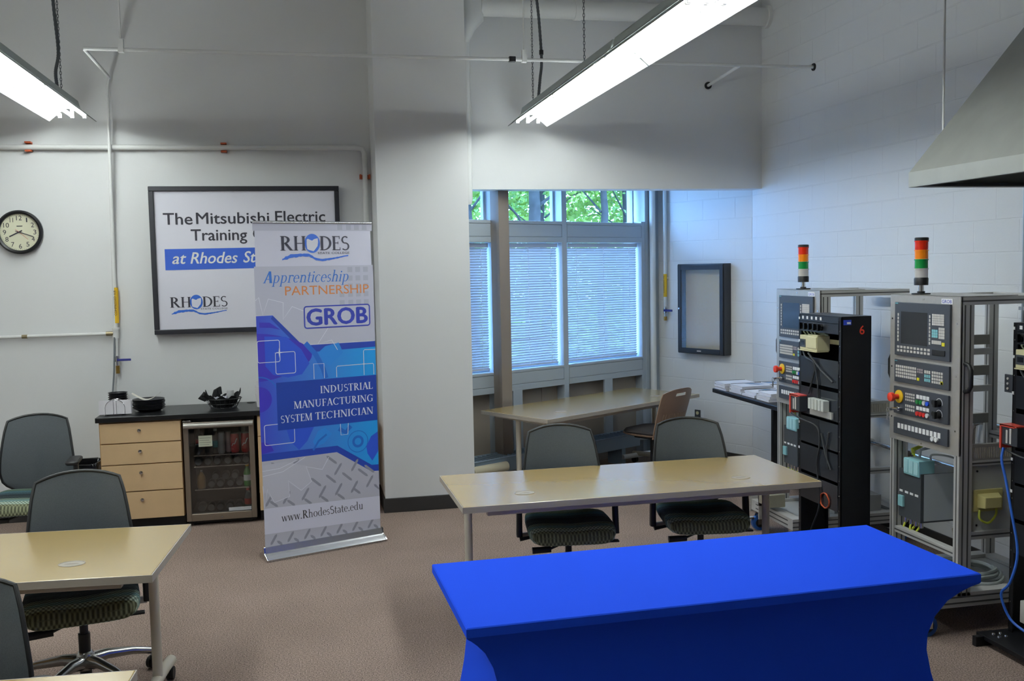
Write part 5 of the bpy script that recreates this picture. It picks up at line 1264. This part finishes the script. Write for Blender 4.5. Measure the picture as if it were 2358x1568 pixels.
# ================================================================ open equipment racks
m_rack = mat('rack_black', '#141519', .4, .2); m_blank = mat('blank_panel', '#1d2026', .3); m_plx = mat('smoked_panel', '#2a2e34', .12)
def rack(label, loc, number):
    t = thing('equipment_rack', label, 'rack', loc, -pi/2, 'open black equipment racks')
    W_, D_ = .49, .19
    for x0, x1 in ((0, .028), (W_-.028, W_)):
        p = MB().box(x0, x1, 0, .006, .05, 1.6).box(x0, x0+.006 if x0 == 0 else x1, 0, D_, .05, 1.6) if x0 == 0 else MB().box(x0, x1, 0, .006, .05, 1.6).box(x1-.006, x1, 0, D_, .05, 1.6)
        p.box(x0, x1, D_-.006, D_, .05, 1.6); po = p.build('post', m_rack, t, False, .001)
        z = .12
        while z < 1.56: MB().cyl(((x0+x1)/2, -.003, z), ((x0+x1)/2, .001, z), .0035, n=8).build('rack_screw', M_CHROME, po); z += .0875
    B(0, W_, 0, D_, 1.597, 1.605).build('top_plate', m_rack, t, False, .001)
    MB().box(0, .03, D_/2-.3, D_/2+.24, .0, .05).box(W_-.03, W_, D_/2-.3, D_/2+.24, 0, .05).box(-.03, W_+.03, -.16, D_+.05, .03, .052).build('foot_plate', m_rack, t, False, .002)
    bt = MB()
    for x in (.02, .06, W_-.06, W_-.02):
        for y in (-.1, -.06): bt.lathe([(0, .052), (.009, .052), (.007, .058), (0, .059)], (x, y, 0), 10)
    bt.build('foot_bolt', M_CHROME, t)
    def panel(name, z0, z1, m=m_blank, x0=.028, x1=W_-.028, y=.0): return B(x0, x1, y-.003, y, z0, z1).build(name, m, t, False)
    panel('label_panel', 1.563, 1.597); kp = panel('switch_panel', 1.5, 1.56)
    lt = MB()
    for i in range(5): lt.box(.056+.0525*i-.009, .056+.0525*i+.009, -.0045, -.003, 1.574, 1.592)
    lt.build('white_label', M_WHITE, t, False)
    for i in range(5): MB().cyl((.06+.054*i, -.003, 1.532), (.06+.054*i, -.018, 1.532), .02, n=16).box(.06+.054*i-.006, .06+.054*i+.006, -.032, -.018, 1.512, 1.552).build('switch_knob', M_BLACKG, kp, True)
    for z0, z1 in ((1.185, 1.345), (.99, 1.16), (.815, .975), (.635, .8), (.46, .615)):
        panel('blank_panel', z0, z1, m_blank, .028, .26); panel('smoked_panel', z0, z1, m_plx, .26, W_-.028, -.001)
    B(.03, W_-.03, D_-.012, D_-.008, .46, 1.56).build('rear_panel', m_blank, t, False)
    # cream controller on a rail
    B(.03, .475, .075, .087, 1.428, 1.455).build('mounting_rail', mat('rail_cream', '#b5b08e', .4, .4), t, False)
    pc = MB().box(.03, .235, -.01, .075, 1.385, 1.475).box(.025, .234, -.015, .07, 1.378, 1.384).box(.12, .2335, -.015, -.0102, 1.4, 1.47).box(.12, .2335, -.005, .07, 1.4752, 1.482)
    p_ = pc.build('controller', M_CREAM, t, False, .003)
    B(.035, .1, -.0125, -.0095, 1.402, 1.45).build('controller_display', M_PANEL, p_, False); B(.045, .085, -.0135, -.0125, 1.415, 1.44).build('display_window', M_SCREEN, p_, False)
    wr = MB()
    for i in range(4): wr.tube([(.05+.04*i, .02, 1.478), (.06+.04*i, .0, 1.5+.004*i), (.12+.03*i, .03, 1.502), (.2+.02*i, .05, 1.48)], .004, 6)
    wr.build('controller_wires', mat('wire_pale', '#a8b5a0', .5), p_)
    # drive unit with red front
    un = MB().box(.0, .105, -.055, .04, 1.005, 1.1); u_ = un.build('inverter', mat('inverter_dark', '#34373c', .45), t, False, .003)
    MB().box(-.012, .0, -.06, .03, .985, 1.1).box(-.012, .09, -.06, -.05, 1.095, 1.105).box(-.012, .105, -.06, .04, 1.1, 1.106).build('red_cover', mat('cover_red', '#cc4a3c', .4), u_, False)
    MB().box(.03, .042, -.058, -.055, 1.015, 1.08).box(.055, .067, -.058, -.055, 1.015, 1.09).build('white_slot', M_KEY, u_, False)
    for i in range(5): B(.2+.037*i, .23+.037*i, -.05, -.01, 1.04, 1.105).build('terminal_block', mat('terminal_grey', '#b9bdb6', .5), u_, False, .002)
    B(.17, .42, -.02, -.008, 1.0, 1.04).build('terminal_rail', M_ALU, u_, False)
    for i, (x, z) in enumerate(((.36, 1.29), (.36, 1.09))): B(x-.03, x+.03, .02, .06, z-.03, z+.03).build('white_module', M_WHITE, t, False, .004)
    B(.3, .46, .03, .1, .54, .56).build('inner_tray', M_ALU, t, False)
    cb = MB()
    cb.tube([(.05, .0, 1.38), (.1, -.01, 1.34), (.22, -.015, 1.3), (.14, -.012, 1.12)], .0055, 7).tube([(.22, -.015, 1.3), (.25, -.012, 1.2), (.25, -.012, 1.1)], .005, 7).tube([(.15, -.02, 1.37), (.28, -.012, 1.28), (.42, -.012, 1.22)], .006, 7)
    cb.tube([(-.02, -.05, .99), (.1, -.05, .965), (.24, -.012, .93), (.27, -.012, .82), (.24, -.012, .7), (.28, -.015, .52), (.27, -.02, .42), (.2, -.03, .28), (.17, -.04, .12)], .005, 7)
    cb.tube([(.29, -.012, .9), (.34, -.012, .78), (.4, -.012, .7)], .005, 7).tube([(.38, -.012, .92), (.35, -.012, .82), (.37, -.012, .7)], .005, 7)
    cb.build('wiring', mat('wire_black', '#2c2e31', .45), t)
    MB().tube([(.33+.05*cos(a*.5), -.008-.002*(a % 3), .5+.045*sin(a*.5)) for a in range(26)], .004, 6).build('orange_loop', MATS['cable_orange'], t)
    if number:
        mb = MB(); letters(mb, number, .115, .145, 1.5, .05, lambda a, b: (W_+.0008, a, b), 0, .012); mb.build('rack_number', mat('number_red', '#e03a22', .5), t, False)
        B(W_, W_+.0006, .012, .062, 1.556, 1.585).build('blue_sticker', mat('sticker_blue', '#2b46b8', .5), t, False); B(W_+.0006, W_+.001, .034, .058, 1.561, 1.573).build('sticker_text', M_WHITE, t, False)
    return t
r1 = rack('tall black equipment rack marked with a red 6 between the control stands', (3.0, 5.54, 0), '6')
r2 = rack('black equipment rack cut off by the right edge, standing on a thick foot plate', (3.4, 4.155, 0), '')
# extras only on the near rack
B(-.058, 0, 0, .008, 1.255, 1.345).build('side_box', M_PANEL, r2, False, .003)
sb_ = MB()
for z in (1.275, 1.3, 1.325): sb_.cyl((-.03, -.001, z), (-.03, -.006, z), .006, n=8)
sb_.build('side_box_knob', M_KEY, r2)
MB().tube([(.02, -.06, .99), (.02, -.07, .93), (.05, -.07, .84), (.09, -.07, .7), (.14, -.07, .5), (.13, -.1, .35), (.07, -.1, .27), (.11, -.08, .16), (.2, -.06, .12)], .0065, 8).build('blue_cable', mat('cable_blue', '#2a63c4', .45), r2)
tg = MB()
for z in (1.57, 1.43, 1.25, 1.09, .92, .76): tg.box(-.001, .012, -.002, 0, z, z+.014)
tg.build('white_tag', M_WHITE, r2, False); c_ = copy_tree([o for o in r2.children if o.name.startswith('white_tag')][0], r1)
MB().box(.09, .2, -.01, .06, .13, .24).build('breaker_box', M_KEY, r2, False, .004)

# ================================================================ black table with booklets
BT = .85
t = thing('black_table', 'black topped side table carrying booklets by the block wall', 'table', (3.72, 7.2, 0))
B(-.3, .3, -.63, .63, BT-.036, BT).build('tabletop', M_BLACKM, t, False, .006)
for x, y in ((-.26, -.58), (.26, -.58), (.26, .58)): B(x-.022, x+.022, y-.022, y+.022, 0, BT-.036).build('leg', M_BLACKM, t, False, .003)
m_page = mat('book_page', '#d6d6dc', .8); m_cov = mat('book_cover', '#dcdce2', .6); m_img = mat('cover_picture', '#2f5f86', .4, noise=.5, nscale=18)
def booklet(label, x, y, z, rot, th=.018, tilt=0.0, pic=True, w=.28, d=.216):
    t = thing('spiral_booklet', label, 'booklet', (x, y, z), rot, 'spiral bound booklets on the black table'); t.rotation_euler = (tilt, 0, rot)
    pg = MB()
    for i in range(4): o = .0015*(i % 2); pg.box(-w/2+o, w/2-o, -d/2+o, d/2-o, th*i/4+.0003, th*(i+1)/4-.0003)
    pg.build('pages', m_page, t, False); B(-w/2-.001, w/2+.001, -d/2-.001, d/2+.001, th, th+.0012).build('cover', m_cov, t, False)
    sp = MB(); n = 22
    for i in range(n):
        u = -w/2+.008+(w-.016)*i/(n-1)
        sp.ringtube([(u, d/2-.004+.009*cos(a), th/2+(th/2+.005)*sin(a)) for a in [2*pi*k/10 for k in range(10)]], .0022, 5)
    sp.build('spiral_binding', M_BLACK, t)
    if pic: MB().flat([(-.03, .085), (.05, .085), (.12, .0), (.05, -.02), (.0, .02)], lambda a, b: (a, b, th+.0016)).build('cover_picture', m_img, t, False)
    return t
def stack(rows):
    for lab, x, y, k, rot, pic in rows: booklet(lab, x, y, BT+.0005+.0215*k, rot, pic=pic)
stack([('bottom booklet of the far left stack on the black table', 3.575, 7.7, 0, .02, False), ('second booklet of the far left stack on the black table', 3.57, 7.7, 1, .0, False), ('top booklet of the far left stack, its edge at the table corner', 3.575, 7.705, 2, -.02, False),
       ('lower booklet of the second stack from the far end', 3.6, 7.46, 0, .03, False), ('middle booklet of the second stack from the far end', 3.605, 7.47, 1, -.02, False), ('thick topmost booklet of the second stack with a blue cover picture', 3.615, 7.47, 2, .02, True),
       ('lower booklet of the third stack on the black table', 3.6, 7.22, 0, .02, False), ('upper booklet of the third stack, its blue picture half covered', 3.62, 7.22, 1, .0, True),
       ('lower booklet of the nearest stack on the black table', 3.6, 6.96, 0, -.02, False), ('middle booklet of the nearest stack on the black table', 3.605, 6.965, 1, .02, False), ('upper booklet of the nearest stack with a blue cover picture', 3.62, 6.97, 2, 0, True),
       ('lower booklet of the right far stack by the block wall', 3.87, 7.68, 0, .03, False), ('dark picture booklet on the right far stack by the block wall', 3.87, 7.66, 1, -.03, True)])
booklet('booklet propped up at a slant near the control stand', 3.885, 7.4, BT+.004, .05, .018, radians(16), False, .2)

# ================================================================ outdoors: trees beyond the windows
struct(B(-12, 40, 10.6, 60, -.3, -.18).build('ground_outside', mat('lawn', (.05, .075, .025), .95, noise=.2, nscale=2), None, False))
def leaf_mat(name, col):
    m = mat(name, col, .6, spec=.2, noise=.35, nscale=3); return m
m_lf = [leaf_mat('leaf_green', (.33, .50, .10)), leaf_mat('leaf_light', (.44, .58, .13)), leaf_mat('leaf_dark', (.22, .38, .10))]
m_bark = mat('bark', (.03, .028, .026), .9, noise=.3, nscale=9)
def crown_mesh(seed, R, H, zc, n, size, m):
    rr = random.Random(seed); mb = MB(); cl = []
    for k in range(34):
        a = rr.uniform(0, 2*pi); q = R*math.sqrt(rr.random())*.9; cl.append((q*cos(a), q*sin(a), zc+rr.uniform(-H, H)*.85*(1-.4*q/R), rr.uniform(.45, .9)))
    for i in range(n):
        c = cl[i % len(cl)]; d = Vector((rr.gauss(0, 1), rr.gauss(0, 1), rr.gauss(0, 1))).normalized()*c[3]*rr.random()**.4
        p = Vector(c[:3])+d; a = Vector((rr.gauss(0, 1), rr.gauss(0, 1), rr.gauss(0, .6))).normalized(); b = a.cross(Vector((rr.gauss(0, 1), rr.gauss(0, 1), rr.gauss(0, 1)))).normalized(); s = size*rr.uniform(.6, 1.3)
        mb.add([p-a*s, p+b*s*.45, p+a*s, p-b*s*.45], [(0, 1, 2, 3)])
    return mb
tree_src = []
def tree(label, x, y, h, kind, seed, first):
    if first:
        t = thing('tree', label, 'tree', (x, y, -.18), seed, 'trees outside the windows')
        rr = random.Random(seed); tk = MB(); r0 = (.14, .085, .09)[kind]
        tk.tube([(0, 0, 0), (.06, .02, 1.6), (.02, -.08, 3.2), (.12, 0, 5.2), (.1, .1, 7)], [r0*1.2, r0, r0*.85, r0*.55, r0*.2], 10)
        for k in range(7):
            z = 2.0+.6*k; a = k*2.1+seed; tk.tube([(.05, 0, z), (.7*cos(a), .7*sin(a), z+.5), (1.7*cos(a), 1.7*sin(a), z+.9)], [r0*.28, r0*.16, r0*.06], 6)
        tk.build('trunk', m_bark, t)
        crown_mesh(seed, 2.2, 2.4, 5.6, 12000, .055, m_lf[kind]).build('crown', m_lf[kind], t, False)
        tree_src.append(t); return t
    return again(tree_src[kind], label, (x, y, -.18), seed)
tree('tree with a thick dark trunk seen through the middle upper pane', 4.36, 18.6, 7, 0, 1, True)
tree('tree whose trunk shows left of centre in the right upper pane', 5.95, 19.0, 7, 1, 2, True)
tree('slim tree toward the right side of the right upper pane', 7.0, 20.5, 7, 2, 3, True)
tree('slim tree seen through the left upper pane', 3.1, 18.0, 7, 2, 4.2, False)
for i, (x, y, k) in enumerate(((5.25, 21.2, 2), (8.2, 21.6, 1), (2.2, 21.4, 0), (9.6, 19.6, 0))):
    tree(['thin dark trunk right of the thick one in the middle upper pane', 'tree at the far right of the wood beyond the windows', 'tree at the far left of the wood beyond the windows', 'rightmost tree close to the building, beyond the corner post'][i], x, y, 7, k, 5.1+i*1.3, False)
rr = random.Random(12); mb = MB()
for i in range(52000):
    p = Vector((rr.uniform(0, 14), rr.uniform(22.6, 24.6), -.2+6.2*rr.random())); q = Vector((rr.gauss(0, 1), rr.gauss(0, 1), rr.gauss(0, .6))).normalized()
    b = q.cross(Vector((rr.gauss(0, 1), rr.gauss(0, 1), rr.gauss(0, 1)))).normalized(); k = .1*rr.uniform(.6, 1.3)
    mb.add([p-q*k, p+b*k*.5, p+q*k, p-b*k*.5], [(0, 1, 2, 3)])
b_ = mb.build('hedge', m_lf[1], None, False); tag(b_, 'leafy undergrowth behind the tree trunks outside', 'hedge')
